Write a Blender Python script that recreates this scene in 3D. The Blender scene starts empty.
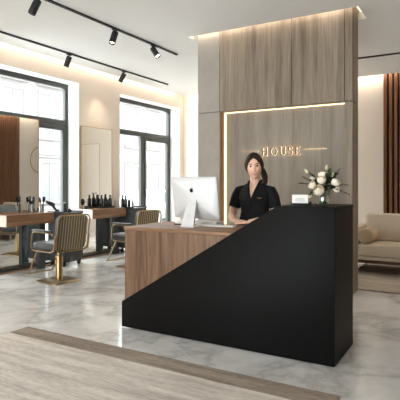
import bpy, bmesh, math, random
from mathutils import Vector, Matrix, Quaternion, noise as mnoise
random.seed(7)
PI = math.pi
SC = bpy.context.scene
COL = SC.collection

# ------------------------------------------------------------------ materials
def lin(c):
    c = c / 255.0
    return c / 12.92 if c <= 0.04045 else ((c + 0.055) / 1.055) ** 2.4
def rgb(r, g, b):
    return (lin(r), lin(g), lin(b), 1.0)

MATS = {}
def new_mat(name):
    m = bpy.data.materials.new(name)
    m.use_nodes = True
    nt = m.node_tree
    b = nt.nodes['Principled BSDF']
    return m, nt, b

def mat(name, c, rough=0.5, metal=0.0, spec=0.5, bump=0.0, bscale=200.0, var=0.0, vscale=6.0, trans=0.0, ior=1.45, coat=0.0, stretch=(1, 1, 1)):
    m, nt, b = new_mat(name)
    col = rgb(*c)
    b.inputs['Base Color'].default_value = col
    b.inputs['Roughness'].default_value = rough
    b.inputs['Metallic'].default_value = metal
    b.inputs['Specular IOR Level'].default_value = spec
    b.inputs['Transmission Weight'].default_value = trans
    b.inputs['IOR'].default_value = ior
    b.inputs['Coat Weight'].default_value = coat
    tc = nt.nodes.new('ShaderNodeTexCoord')
    mp = nt.nodes.new('ShaderNodeMapping')
    mp.inputs['Scale'].default_value = stretch
    nt.links.new(tc.outputs['Object'], mp.inputs['Vector'])
    if var > 0:
        n = nt.nodes.new('ShaderNodeTexNoise'); n.inputs['Scale'].default_value = vscale; n.inputs['Detail'].default_value = 5
        nt.links.new(mp.outputs['Vector'], n.inputs['Vector'])
        r = nt.nodes.new('ShaderNodeValToRGB')
        r.color_ramp.elements[0].position = 0.3; r.color_ramp.elements[1].position = 0.7
        r.color_ramp.elements[0].color = tuple(x * (1 - var) for x in col[:3]) + (1,)
        r.color_ramp.elements[1].color = tuple(min(1, x * (1 + var)) for x in col[:3]) + (1,)
        nt.links.new(n.outputs['Fac'], r.inputs['Fac'])
        nt.links.new(r.outputs['Color'], b.inputs['Base Color'])
    if bump > 0:
        n2 = nt.nodes.new('ShaderNodeTexNoise'); n2.inputs['Scale'].default_value = bscale; n2.inputs['Detail'].default_value = 3
        nt.links.new(mp.outputs['Vector'], n2.inputs['Vector'])
        bp = nt.nodes.new('ShaderNodeBump'); bp.inputs['Strength'].default_value = bump; bp.inputs['Distance'].default_value = 0.004
        nt.links.new(n2.outputs['Fac'], bp.inputs['Height'])
        nt.links.new(bp.outputs['Normal'], b.inputs['Normal'])
    return m

def wood(name, dark, mid, light, grain='z', rough=0.45, freq=14.0, fine=70.0, stretch=0.06, spec=0.35):
    m, nt, b = new_mat(name)
    N, L = nt.nodes, nt.links
    tc = N.new('ShaderNodeTexCoord'); mp = N.new('ShaderNodeMapping')
    s = [1.0, 1.0, 1.0]; s['xyz'.index(grain)] = stretch
    mp.inputs['Scale'].default_value = s
    L.new(tc.outputs['Object'], mp.inputs['Vector'])
    n1 = N.new('ShaderNodeTexNoise'); n1.inputs['Scale'].default_value = freq; n1.inputs['Detail'].default_value = 4; n1.inputs['Distortion'].default_value = 0.6
    n2 = N.new('ShaderNodeTexNoise'); n2.inputs['Scale'].default_value = fine; n2.inputs['Detail'].default_value = 6
    L.new(mp.outputs['Vector'], n1.inputs['Vector']); L.new(mp.outputs['Vector'], n2.inputs['Vector'])
    mx = N.new('ShaderNodeMath'); mx.operation = 'MULTIPLY_ADD'; mx.inputs[1].default_value = 0.35
    sc = N.new('ShaderNodeMath'); sc.operation = 'MULTIPLY'; sc.inputs[1].default_value = 0.65
    L.new(n1.outputs['Fac'], sc.inputs[0]); L.new(n2.outputs['Fac'], mx.inputs[0]); L.new(sc.outputs[0], mx.inputs[2])
    r = N.new('ShaderNodeValToRGB'); e = r.color_ramp.elements
    e[0].position = 0.36; e[0].color = rgb(*dark); e[1].position = 0.64; e[1].color = rgb(*light)
    k = e.new(0.5); k.color = rgb(*mid)
    L.new(mx.outputs[0], r.inputs['Fac']); L.new(r.outputs['Color'], b.inputs['Base Color'])
    b.inputs['Roughness'].default_value = rough
    b.inputs['Specular IOR Level'].default_value = spec
    bp = N.new('ShaderNodeBump'); bp.inputs['Strength'].default_value = 0.08; bp.inputs['Distance'].default_value = 0.003
    L.new(n2.outputs['Fac'], bp.inputs['Height']); L.new(bp.outputs['Normal'], b.inputs['Normal'])
    return m

def emit(name, c, strength):
    m, nt, b = new_mat(name)
    b.inputs['Base Color'].default_value = rgb(*c)
    b.inputs['Emission Color'].default_value = rgb(*c)
    b.inputs['Emission Strength'].default_value = strength
    return m

def marble(name):
    m, nt, b = new_mat(name)
    N, L = nt.nodes, nt.links
    tc = N.new('ShaderNodeTexCoord')
    n0 = N.new('ShaderNodeTexNoise'); n0.inputs['Scale'].default_value = 0.9; n0.inputs['Detail'].default_value = 6; n0.inputs['Distortion'].default_value = 0.5
    L.new(tc.outputs['Object'], n0.inputs['Vector'])
    add = N.new('ShaderNodeMixRGB'); add.blend_type = 'ADD'; add.inputs['Fac'].default_value = 0.9
    L.new(tc.outputs['Object'], add.inputs[1]); L.new(n0.outputs['Color'], add.inputs[2])
    n1 = N.new('ShaderNodeTexNoise'); n1.inputs['Scale'].default_value = 1.1; n1.inputs['Detail'].default_value = 7; n1.inputs['Roughness'].default_value = 0.55
    L.new(add.outputs['Color'], n1.inputs['Vector'])
    s = N.new('ShaderNodeMath'); s.operation = 'SUBTRACT'; s.inputs[1].default_value = 0.5; L.new(n1.outputs['Fac'], s.inputs[0])
    a = N.new('ShaderNodeMath'); a.operation = 'ABSOLUTE'; L.new(s.outputs[0], a.inputs[0])
    r = N.new('ShaderNodeValToRGB'); e = r.color_ramp.elements
    e[0].position = 0.0; e[0].color = rgb(186, 184, 181); e[1].position = 0.10; e[1].color = rgb(226, 225, 223)
    k = e.new(0.025); k.color = rgb(208, 207, 205)
    L.new(a.outputs[0], r.inputs['Fac'])
    n2 = N.new('ShaderNodeTexNoise'); n2.inputs['Scale'].default_value = 2.2; n2.inputs['Detail'].default_value = 8; n2.inputs['Distortion'].default_value = 1.2
    L.new(tc.outputs['Object'], n2.inputs['Vector'])
    r2 = N.new('ShaderNodeValToRGB'); f = r2.color_ramp.elements
    f[0].position = 0.35; f[0].color = (0.86, 0.855, 0.85, 1); f[1].position = 0.62; f[1].color = (1, 1, 1, 1)
    L.new(n2.outputs['Fac'], r2.inputs['Fac'])
    mu = N.new('ShaderNodeMixRGB'); mu.blend_type = 'MULTIPLY'; mu.inputs['Fac'].default_value = 0.8
    L.new(r.outputs['Color'], mu.inputs[1]); L.new(r2.outputs['Color'], mu.inputs[2])
    L.new(mu.outputs['Color'], b.inputs['Base Color'])
    b.inputs['Roughness'].default_value = 0.13
    b.inputs['Specular IOR Level'].default_value = 0.55
    return m

def rug_mat(name, dark, light, edge=False):
    m, nt, b = new_mat(name)
    N, L = nt.nodes, nt.links
    tc = N.new('ShaderNodeTexCoord'); mp = N.new('ShaderNodeMapping'); mp.inputs['Scale'].default_value = (0.55, 5.0, 1.0)
    mp.inputs['Rotation'].default_value = (0, 0, 0.12)
    L.new(tc.outputs['Object'], mp.inputs['Vector'])
    n1 = N.new('ShaderNodeTexNoise'); n1.inputs['Scale'].default_value = 2.2; n1.inputs['Detail'].default_value = 6; n1.inputs['Roughness'].default_value = 0.6
    L.new(mp.outputs['Vector'], n1.inputs['Vector'])
    mp2 = N.new('ShaderNodeMapping'); mp2.inputs['Scale'].default_value = (1.0, 9.0, 1.0)
    L.new(tc.outputs['Object'], mp2.inputs['Vector'])
    n3 = N.new('ShaderNodeTexNoise'); n3.inputs['Scale'].default_value = 16; n3.inputs['Detail'].default_value = 4
    L.new(mp2.outputs['Vector'], n3.inputs['Vector'])
    mx = N.new('ShaderNodeMath'); mx.operation = 'MULTIPLY_ADD'; mx.inputs[1].default_value = 0.4
    sc = N.new('ShaderNodeMath'); sc.operation = 'MULTIPLY'; sc.inputs[1].default_value = 0.6
    L.new(n1.outputs['Fac'], sc.inputs[0]); L.new(n3.outputs['Fac'], mx.inputs[0]); L.new(sc.outputs[0], mx.inputs[2])
    r = N.new('ShaderNodeValToRGB'); e = r.color_ramp.elements
    e[0].position = 0.38; e[0].color = rgb(*dark); e[1].position = 0.60; e[1].color = rgb(*light)
    L.new(mx.outputs[0], r.inputs['Fac']); L.new(r.outputs['Color'], b.inputs['Base Color'])
    b.inputs['Roughness'].default_value = 0.95; b.inputs['Specular IOR Level'].default_value = 0.1
    n2 = N.new('ShaderNodeTexNoise'); n2.inputs['Scale'].default_value = 260
    L.new(tc.outputs['Object'], n2.inputs['Vector'])
    bp = N.new('ShaderNodeBump'); bp.inputs['Strength'].default_value = 0.5; bp.inputs['Distance'].default_value = 0.004
    L.new(n2.outputs['Fac'], bp.inputs['Height']); L.new(bp.outputs['Normal'], b.inputs['Normal'])
    return m

def pane_mat(name, refl=0.05, tint=(0.97, 0.985, 0.98, 1)):
    m = bpy.data.materials.new(name); m.use_nodes = True
    nt = m.node_tree; nt.nodes.clear()
    o = nt.nodes.new('ShaderNodeOutputMaterial'); mx = nt.nodes.new('ShaderNodeMixShader')
    t = nt.nodes.new('ShaderNodeBsdfTransparent'); g = nt.nodes.new('ShaderNodeBsdfGlossy')
    t.inputs['Color'].default_value = tint
    g.inputs['Roughness'].default_value = 0.02
    mx.inputs['Fac'].default_value = refl
    nt.links.new(t.outputs[0], mx.inputs[1]); nt.links.new(g.outputs[0], mx.inputs[2]); nt.links.new(mx.outputs[0], o.inputs['Surface'])
    return m

M = dict(
    wall=mat('wall_plaster', (226, 213, 199), 0.85, bump=0.05, bscale=90),
    white=mat('white_reveal', (236, 234, 230), 0.7),
    ceiling=mat('ceiling_paint', (224, 223, 221), 0.9),
    marble=marble('polished_marble'),
    frame=mat('window_frame_paint', (58, 60, 58), 0.45),
    pane=pane_mat('window_glass'),
    walnut=wood('walnut_veneer', (80, 55, 38), (112, 83, 61), (134, 104, 80), 'z', 0.42, 12, 60, 0.05),
    walnut_top=wood('walnut_top', (104, 74, 54), (142, 108, 82), (164, 130, 104), 'x', 0.5, 12, 60, 0.06, 0.22),
    table_wood=wood('station_walnut', (98, 71, 52), (132, 98, 73), (154, 118, 90), 'y', 0.4, 14, 60, 0.05),
    slat=wood('slat_wood', (92, 58, 38), (118, 78, 52), (136, 92, 64), 'z', 0.5, 20, 80, 0.04),
    slat_back=mat('slat_backing', (38, 28, 22), 0.9),
    oak=wood('grey_oak_cladding', (106, 92, 78), (131, 117, 102), (152, 138, 122), 'z', 0.55, 9, 60, 0.05),
    niche=wood('grey_wash_boards', (128, 117, 105), (144, 133, 120), (157, 146, 133), 'z', 0.6, 7, 55, 0.06),
    niche_side=wood('niche_side_wood', (130, 96, 64), (158, 120, 84), (176, 140, 102), 'z', 0.5, 9, 60, 0.05),
    concrete=mat('concrete', (156, 149, 140), 0.75, bump=0.15, bscale=60, var=0.06, vscale=7.0),
    black=mat('black_laminate', (11, 10, 10), 0.5, spec=0.12),
    matte_black=mat('matte_black', (26, 25, 25), 0.5),
    cabinet=mat('charcoal_cabinet', (56, 58, 58), 0.5),
    brass=mat('brushed_brass', (158, 134, 98), 0.3, 1.0, bump=0.03, bscale=300),
    gold=mat('dark_gold', (170, 144, 104), 0.3, 1.0),
    leather=mat('charcoal_leather', (66, 66, 66), 0.42, bump=0.12, bscale=180),
    alu=mat('silver_aluminium', (214, 214, 215), 0.38, 0.35),
    logo=mat('logo_black', (16, 16, 18), 0.25),
    screen=mat('dark_screen', (12, 12, 14), 0.12),
    plastic_white=mat('white_plastic', (236, 236, 234), 0.4),
    mirror=mat('mirror_silver', (232, 234, 232), 0.015, 1.0),
    sofa=mat('linen_upholstery', (204, 190, 172), 0.92, bump=0.3, bscale=320, var=0.04, vscale=40),
    bolster=mat('bolster_linen', (190, 170, 146), 0.92, bump=0.3, bscale=320),
    dark_wood=mat('dark_rail_wood', (84, 58, 42), 0.5),
    door_gap=mat('door_frame_paint', (168, 150, 132), 0.7),
    cream=mat('pale_cream', (206, 194, 179), 0.6),
    steel=mat('steel', (170, 170, 168), 0.3, 1.0),
    pewter=mat('pewter', (126, 122, 116), 0.35, 0.7),
    bottle=mat('black_bottle', (18, 17, 17), 0.22),
    grey_bottle=mat('grey_bottle', (140, 140, 140), 0.35),
    silver_cap=mat('silver_cap', (180, 180, 180), 0.3, 0.9),
    rug_in=rug_mat('rug_field', (170, 161, 152), (216, 207, 197)),
    rug_edge=rug_mat('rug_border', (120, 107, 96), (164, 150, 137)),
    rug_back=rug_mat('lounge_rug', (150, 138, 126), (190, 178, 164)),
    led=emit('warm_led', (255, 226, 176), 3.2),
    led_soft=emit('soft_warm_led', (255, 226, 180), 1.8),
    led_cove=emit('cove_led', (255, 232, 196), 1.5),
    lens=emit('lamp_lens', (255, 236, 206), 12.0),
    halo=emit('sign_halo', (255, 238, 210), 4.0),
    letter=mat('sign_letter_metal', (92, 76, 58), 0.45, 0.3),
    skin=mat('skin', (236, 192, 168), 0.5, spec=0.4),
    lip=mat('lip', (186, 96, 88), 0.4),
    teeth=mat('teeth', (240, 236, 228), 0.3),
    eye=mat('eye_white', (228, 224, 220), 0.25),
    iris=mat('iris_brown', (46, 30, 22), 0.2),
    brow=mat('brow_hair', (62, 42, 32), 0.8),
    hair=wood('brown_hair', (28, 18, 13), (44, 29, 21), (66, 44, 31), 'z', 0.55, 40, 140, 0.12, 0.2),
    cloth=mat('black_tunic', (24, 24, 25), 0.85, bump=0.15, bscale=300, spec=0.25),
    rose=mat('cream_petals', (244, 234, 216), 0.65, var=0.03, vscale=30),
    bud=mat('pale_bud', (206, 204, 164), 0.6),
    leaf=mat('dark_leaf', (50, 66, 44), 0.5, var=0.2, vscale=40),
    leaf2=mat('eucalyptus_leaf', (70, 84, 66), 0.55, var=0.2, vscale=40),
    stem=mat('green_stem', (76, 96, 56), 0.5),
    glass=pane_mat('clear_glass', .14, (.86, .9, .87, 1)),
    water=pane_mat('vase_water', .03),
    facade=mat('white_render', (112, 110, 108), 0.9),
    facade_trim=mat('facade_stone', (122, 120, 118), 0.9),
    facade_pane=mat('facade_glass', (105, 107, 109), 0.5, spec=0.2),
    street=mat('street_paving', (172, 170, 166), 0.9, var=0.08, vscale=3),
    car=mat('silver_car_paint', (186, 188, 190), 0.3, 0.3),
    car_glass=mat('car_glass', (60, 66, 72), 0.1),
    tyre=mat('tyre_rubber', (40, 40, 40), 0.8),
    card=mat('white_card', (244, 243, 240), 0.7),
    ink=mat('grey_ink', (150, 148, 144), 0.8),
)

# ------------------------------------------------------------------ mesh helpers
class MB:
    def __init__(s): s.bm = bmesh.new()
    def box(s, x0, x1, y0, y1, z0, z1, bev=0.0, seg=2, mx=None):
        r = bmesh.ops.create_cube(s.bm, size=1.0)
        vs = r['verts']
        for v in vs:
            v.co = Vector(((x0 + x1) / 2 + v.co.x * (x1 - x0), (y0 + y1) / 2 + v.co.y * (y1 - y0), (z0 + z1) / 2 + v.co.z * (z1 - z0)))
        out = vs
        if bev > 0:
            es = list({e for v in vs for e in v.link_edges})
            rr = bmesh.ops.bevel(s.bm, geom=es, offset=bev, segments=seg, profile=0.5, affect='EDGES')
            out = list({v for f in rr['faces'] for v in f.verts} | {v for v in vs if v.is_valid})
        if mx is not None:
            bmesh.ops.transform(s.bm, matrix=mx, verts=[v for v in out if v.is_valid])
        return s
    def tube(s, pts, r, n=10, closed=False, caps=True, flat=1.0, up=None):
        pts = [Vector(p) for p in pts]
        k = len(pts)
        rs = r if isinstance(r, (list, tuple)) else [r] * k
        tang = []
        for i in range(k):
            a = pts[(i - 1) % k] if (closed or i > 0) else pts[i]
            b = pts[(i + 1) % k] if (closed or i < k - 1) else pts[i]
            tang.append((b - a).normalized())
        ref = Vector(up) if up else (Vector((0, 0, 1)) if abs(tang[0].z) < 0.9 else Vector((1, 0, 0)))
        nrm = (ref - tang[0] * ref.dot(tang[0])).normalized()
        rings = []
        for i in range(k):
            t = tang[i]
            nrm = (nrm - t * nrm.dot(t)).normalized()
            bi = t.cross(nrm)
            rr = rs[i]; ra, rb = rr if isinstance(rr, (list, tuple)) else (rr, rr * flat)
            rings.append([s.bm.verts.new(pts[i] + nrm * ra * math.cos(2 * PI * j / n) + bi * rb * math.sin(2 * PI * j / n)) for j in range(n)])
        for i in range(k if closed else k - 1):
            A, B = rings[i], rings[(i + 1) % k]
            for j in range(n):
                s.bm.faces.new((A[j], A[(j + 1) % n], B[(j + 1) % n], B[j]))
        if caps and not closed:
            s.bm.faces.new(list(reversed(rings[0]))); s.bm.faces.new(rings[-1])
        return s
    def cyl(s, p0, p1, r, n=20, r2=None):
        return s.tube([p0, p1], [r, r if r2 is None else r2], n)
    def lathe(s, prof, c=(0, 0, 0), n=24, closed_prof=False):
        c = Vector(c); rings = []
        for (r, z) in prof:
            if r < 1e-6: rings.append([s.bm.verts.new(c + Vector((0, 0, z)))])
            else: rings.append([s.bm.verts.new(c + Vector((r * math.cos(2 * PI * j / n), r * math.sin(2 * PI * j / n), z))) for j in range(n)])
        pairs = list(zip(rings, rings[1:]))
        if closed_prof: pairs.append((rings[-1], rings[0]))
        for A, B in pairs:
            if len(A) == 1 and len(B) == 1: continue
            for j in range(n):
                k = (j + 1) % n
                if len(A) == 1: s.bm.faces.new((A[0], B[k], B[j]))
                elif len(B) == 1: s.bm.faces.new((A[j], A[k], B[0]))
                else: s.bm.faces.new((A[j], A[k], B[k], B[j]))
        return s
    def ball(s, c, rx, ry=None, rz=None, u=20, v=14, mx=None):
        ry = rx if ry is None else ry; rz = rx if rz is None else rz
        r = bmesh.ops.create_uvsphere(s.bm, u_segments=u, v_segments=v, radius=1.0)
        mat4 = Matrix.Translation(Vector(c)) @ (mx if mx is not None else Matrix.Identity(4)) @ Matrix.Diagonal((rx, ry, rz, 1))
        bmesh.ops.transform(s.bm, matrix=mat4, verts=r['verts'])
        return s
    def prism(s, poly, y0, y1, axis='y', bev=0.0):
        # poly: list of 2D points; extruded along an axis between y0 and y1
        def P(a, b, t):
            return Vector((a, t, b)) if axis == 'y' else (Vector((t, a, b)) if axis == 'x' else Vector((a, b, t)))
        A = [s.bm.verts.new(P(a, b, y0)) for a, b in poly]; B = [s.bm.verts.new(P(a, b, y1)) for a, b in poly]
        fs = [s.bm.faces.new(A), s.bm.faces.new(list(reversed(B)))]
        n = len(poly)
        for i in range(n): fs.append(s.bm.faces.new((A[i], B[i], B[(i + 1) % n], A[(i + 1) % n])))
        bmesh.ops.recalc_face_normals(s.bm, faces=fs)
        if bev > 0:
            es = list({e for f in fs for e in f.edges})
            bmesh.ops.bevel(s.bm, geom=es, offset=bev, segments=2, profile=0.5, affect='EDGES')
        return s
    def build(s, name, m, parent=None, absolute=False, angle=40):
        bmesh.ops.recalc_face_normals(s.bm, faces=s.bm.faces)
        me = bpy.data.meshes.new(name)
        if absolute and parent is not None:
            bmesh.ops.translate(s.bm, vec=-parent.location, verts=s.bm.verts)
        s.bm.to_mesh(me); s.bm.free()
        me.materials.append(m)
        me.polygons.foreach_set('use_smooth', [True] * len(me.polygons))
        me.set_sharp_from_angle(angle=math.radians(angle))
        o = bpy.data.objects.new(name, me); COL.objects.link(o)
        if parent is not None: o.parent = parent
        return o

def props(o, label=None, cat=None, group=None, kind=None):
    if label: o['label'] = label
    if cat: o['category'] = cat
    if group: o['group'] = group
    if kind: o['kind'] = kind
    return o
def thing(name, label, cat, loc=(0, 0, 0), rz=0.0, group=None):
    o = bpy.data.objects.new(name, None); COL.objects.link(o)
    o.empty_display_size = 0.1
    o.location = loc; o.rotation_euler = (0, 0, rz)
    return props(o, label, cat, group)
def holder(name, loc=(0, 0, 0)):
    o = bpy.data.objects.new(name, None); COL.objects.link(o); o.location = loc; o['kind'] = 'structure'
    return o
def struct(name, mb, m, parent=None):
    o = mb.build(name, m, parent); o['kind'] = 'structure'
    return o
def recentre(o, base):
    base = Vector(base); o.data.transform(Matrix.Translation(-base)); o.location = base
    return o
def dup(root, loc, rz=None, label=None, group=None):
    r = root.copy(); COL.objects.link(r); r.location = loc
    if rz is not None: r.rotation_euler = (0, 0, rz)
    if label: r['label'] = label
    if group: r['group'] = group
    for ch in list(root.children):
        c = ch.copy(); COL.objects.link(c); c.parent = r
        for g in ch.children:
            d = g.copy(); COL.objects.link(d); d.parent = c
    return r
def arc(c, r, a0, a1, n, plane='xz'):
    out = []
    for i in range(n + 1):
        a = a0 + (a1 - a0) * i / n
        u, v = r * math.cos(a), r * math.sin(a)
        out.append(Vector(c) + (Vector((u, 0, v)) if plane == 'xz' else Vector((u, v, 0)) if plane == 'xy' else Vector((0, u, v))))
    return out
def rrect(w, h, r, n=6):
    # rounded rectangle loop in 2D, centred
    pts = []
    for cx, cy, a0 in ((w / 2 - r, h / 2 - r, 0), (-w / 2 + r, h / 2 - r, PI / 2), (-w / 2 + r, -h / 2 + r, PI), (w / 2 - r, -h / 2 + r, 1.5 * PI)):
        for i in range(n + 1):
            a = a0 + PI / 2 * i / n
            pts.append((cx + r * math.cos(a), cy + r * math.sin(a)))
    return pts

# ------------------------------------------------------------------ room constants
XL, YB, YF, XR = -6.1, 9.62, -3.0, 3.6
HC, HU = 3.35, 3.62          # dropped ceiling, slab above
W1 = (4.02, 6.19); W2 = (7.29, 9.46); WTOP = 3.08; XO = -6.44

# ------------------------------------------------------------------ shell
b = MB(); b.box(XO, XR + 0.2, YF - 0.2, YB + 0.2, -0.2, 0.0)
struct('floor', b, M['marble'])

b = MB()
for y0, y1 in ((YF - 0.2, W1[0]), (W1[1], W2[0]), (W2[1], YB + 0.2)):
    b.box(XO, XL, y0, y1, 0, HU)
for y0, y1 in (W1, W2):
    b.box(XO, XL, y0, y1, WTOP, HU)
struct('wall_left', b, M['wall'])
for i, (y0, y1) in enumerate((W1, W2)):
    b = MB(); t = 0.006
    b.box(XO + 0.02, XL - 0.001, y0, y0 + t, 0, WTOP); b.box(XO + 0.02, XL - 0.001, y1 - t, y1, 0, WTOP); b.box(XO + 0.02, XL - 0.001, y0 + t, y1 - t, WTOP - t, WTOP)
    struct('trim_%d' % (i + 1), b, M['white'])
b = MB(); b.box(XL, XR + 0.2, YB, YB + 0.2, 0, HU); struct('wall_back', b, M['wall'])
b = MB(); b.box(XR, XR + 0.2, YF - 0.2, YB, 0, HU); struct('wall_right', b, M['wall'])
b = MB(); b.box(XL, XR, YF - 0.2, YF, 2.95, HU); b.box(XL, -5.2, YF - 0.2, YF, 0, 2.95); b.box(-.6, XR, YF - 0.2, YF, 0, 2.95)
struct('wall_front', b, M['wall'])

# ceiling: dropped sheet with cove gaps along the left and back walls and an open slot round the partition
b = MB()
CX0, CX1, CY0, CY1 = -5.95, XR, YF, 9.44
SX0, SX1, SY0, SY1 = -3.50, -1.21, 5.66, 6.14
t = 0.05
b.box(CX0, CX1, CY0, SY0, HC, HC + t); b.box(CX0, CX1, SY1, CY1, HC, HC + t)
b.box(CX0, SX0, SY0, SY1, HC, HC + t); b.box(SX1, CX1, SY0, SY1, HC, HC + t)
b.box(XO, XR + 0.2, YF - 0.2, YB + 0.2, HU, HU + 0.1)
b.box(SX0 - .02, SX1 + .02, SY0 - .02, SY0, HC + t, HC + .125); b.box(SX0 - .02, SX1 + .02, SY1, SY1 + .02, HC + t, HC + .125)
b.box(SX0 - .02, SX0, SY0, SY1, HC + t, HC + .125); b.box(SX1, SX1 + .02, SY0, SY1, HC + t, HC + .125)
struct('ceiling', b, M['ceiling'])

# windows
def window(n, y0, y1, door=True):
    w = holder('window_%d' % n, (XL - 0.29, (y0 + y1) / 2, 0))
    x0, x1 = XL - 0.33, XL - 0.26
    f = 0.075; mid = (y0 + y1) / 2
    b = MB()
    b.box(x0, x1, y0 + .006, y0 + f, 0, WTOP - .006, .004); b.box(x0, x1, y1 - f, y1 - .006, 0, WTOP - .006, .004)
    b.box(x0, x1, y0 + f, y1 - f, WTOP - 0.085, WTOP - .006, .004); b.box(x0, x1, y0 + f, y1 - f, 0, 0.06, .004)
    b.box(x0 - .005, x1 + .01, y0 + f, y1 - f, 2.33, 2.43, .004)
    b.box(x0, x1, mid - 0.055, mid + 0.055, 0.06, 2.33, .004)
    b.build('window_frame', M['frame'], w, True)
    b = MB()
    if door:
        a0, a1 = mid + 0.06, y1 - f - .004
        b.box(x0 + .01, x1 + .008, a0, a0 + .06, .065, 2.325, .004); b.box(x0 + .01, x1 + .008, a1 - .06, a1, .065, 2.325, .004)
        b.box(x0 + .01, x1 + .008, a0 + .06, a1 - .06, .065, .15, .004); b.box(x0 + .01, x1 + .008, a0 + .06, a1 - .06, 2.25, 2.325, .004)
        b.build('door_leaf', M['frame'], w, True)
        b = MB(); b.box(x1 + .01, x1 + .02, a0 + .02, a0 + .05, .98, 1.16, .003)
        b.tube([(x1 + .02, a0 + .035, 1.06), (x1 + .06, a0 + .035, 1.06), (x1 + .065, a0 + .13, 1.06)], .009, 8)
        b.build('door_handle', M['matte_black'], w, True)
    else:
        b.bm.free()
    for q, (p0, p1, z0, z1) in enumerate(((y0 + f, mid - .055, .06, 2.33), (mid + .055, y1 - f, .06, 2.33), (y0 + f, y1 - f, 2.43, WTOP - .085))):
        b = MB(); b.box(x0 + .03, x0 + .036, p0 - .01, p1 + .01, z0 - .01, z1 + .01)
        b.build('window_pane', M['pane'], w, True)
window(1, *W1); window(2, *W2)
# storefront behind the camera
w3 = holder('window_3', (-2.9, YF - .1, 0))
b = MB()
for i in range(5):
    x = -5.2 + 4.6 * i / 4
    b.box(max(-5.2, x - .04), min(-.6, x + .04), YF - .14, YF - .06, 0, 2.95)
b.box(-5.2, -.6, YF - .14, YF - .06, 0, .08); b.box(-5.2, -.6, YF - .14, YF - .06, 2.87, 2.95)
b.build('window_frame', M['frame'], w3, True)
b = MB(); b.box(-5.2, -.6, YF - .105, YF - .099, .04, 2.9); b.build('window_pane', M['pane'], w3, True)

# flush door in the back wall (seen in the far mirror)
d1 = holder('door_1', (-3.05, YB, 0))
b = MB(); b.box(-3.42, -2.6, YB - .012, YB - .001, 0.004, 2.36, .002); b.build('door_leaf', M['wall'], d1, True)
b = MB()
b.box(-3.430, -3.421, YB - .014, YB - .001, 0, 2.376); b.box(-2.599, -2.590, YB - .014, YB - .001, 0, 2.376); b.box(-3.421, -2.599, YB - .014, YB - .001, 2.361, 2.370)
b.build('door_frame', M['door_gap'], d1, True)
b = MB(); b.cyl((-3.34, YB - .012, 1.05), (-3.34, YB - .06, 1.05), .01, 10); b.cyl((-3.34, YB - .058, 1.05), (-3.2, YB - .058, 1.05), .009, 10)
b.build('door_handle', M['matte_black'], d1, True)

# slatted wood panels on the back wall
def slats(x0, x1, label):
    t = thing('slatted_panel', label, 'wall panel', ((x0 + x1) / 2, YB, 0), group='slatted timber panels')
    b = MB(); b.box(x0, x1, YB - .02, YB - .002, 0, 3.44); b.build('backing', M['slat_back'], t, True)
    b = MB(); n = int(round((x1 - x0) / 0.092)); p = (x1 - x0) / n
    for i in range(n): b.box(x0 + i * p + .012, x0 + i * p + .066, YB - .062, YB - .02, 0, 3.44, .003, 1)
    b.build('slats', M['slat'], t, True)
slats(-1.585, -1.12, 'narrow brown slatted panel on the pale wall behind the sofa')
slats(-.25, 1.6, 'broad brown slatted panel, the one reflected in the near mirror')

# baseboards
b = MB(); b.box(XL, -3.44, YB - .015, YB, 0, .08); b.box(-2.58, -1.6, YB - .015, YB, 0, .08); struct('baseboard_back', b, M['wall'])

# ------------------------------------------------------------------ cove lights
def led(name, label, boxc, group):
    b = MB(); b.box(*boxc); o = b.build(name, M['led'])
    c = ((boxc[0] + boxc[1]) / 2, (boxc[2] + boxc[3]) / 2, boxc[4])
    recentre(o, c); props(o, label, 'light', group); return o

def area(name, loc, target, sx, sy, power, color=(1, .82, .6), spread=180):
    l = bpy.data.lights.new(name, 'AREA'); l.shape = 'RECTANGLE'; l.size = sx; l.size_y = sy; l.energy = power; l.color = color
    l.spread = math.radians(spread)
    o = bpy.data.objects.new(name, l); COL.objects.link(o); o.location = loc
    d = Vector(target) - Vector(loc)
    o.rotation_euler = d.to_track_quat('-Z', 'Y').to_euler()
    return o

LW = (1.0, 0.89, 0.75)
# ------------------------------------------------------------------ partition (feature wall)
PX0, PX1, PY0, PY1 = -3.405, -1.293, 5.75, 6.05
NX0, NX1, NY, NZ = -3.06, -1.385, 5.89, 2.29
P = thing('reception_partition', 'tall grey wood and concrete partition with lit niche behind the desk', 'partition', ((PX0 + PX1) / 2, PY1, 0))
b = MB(); b.box(PX0, NX0 - .003, PY0, PY1, 2.293, HC + .18, .003, 1); b.build('concrete_column', M['concrete'], P, True)
b = MB(); b.box(PX0, NX0 - .003, PY0, PY1, 0, 2.287, .003, 1); b.build('concrete_column', M['concrete'], P, True)
for x0, x1 in ((NX0 + .003, -2.045), (-2.039, NX1 - .003), (NX1 + .003, PX1)):
    b = MB(); b.box(x0, x1, PY0, PY1, NZ, HC + .18, .003, 1); b.build('wood_cladding', M['oak'], P, True)
b = MB(); b.box(NX1, PX1, PY0, PY1, 0, NZ - .006, .003, 1); b.build('wood_column', M['oak'], P, True)
b = MB(); b.box(NX0 + .012, NX1, NY, PY1, 0, NZ); b.build('niche_back', M['niche'], P, True)
b = MB(); b.box(NX0, NX0 + .012, PY0, NY + .002, 0, NZ - .001); b.build('niche_side', M['niche_side'], P, True)
b = MB(); b.box(NX0 + .013, NX0 + .028, NY - .02, NY - .001, .02, NZ - .004); b.build('light_strip', M['led'], P, True)
b = MB(); b.box(NX0 + .036, NX1 - .002, NY - .03, NY - .008, NZ - .014, NZ - .002); b.build('light_strip', M['led_soft'], P, True)

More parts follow.
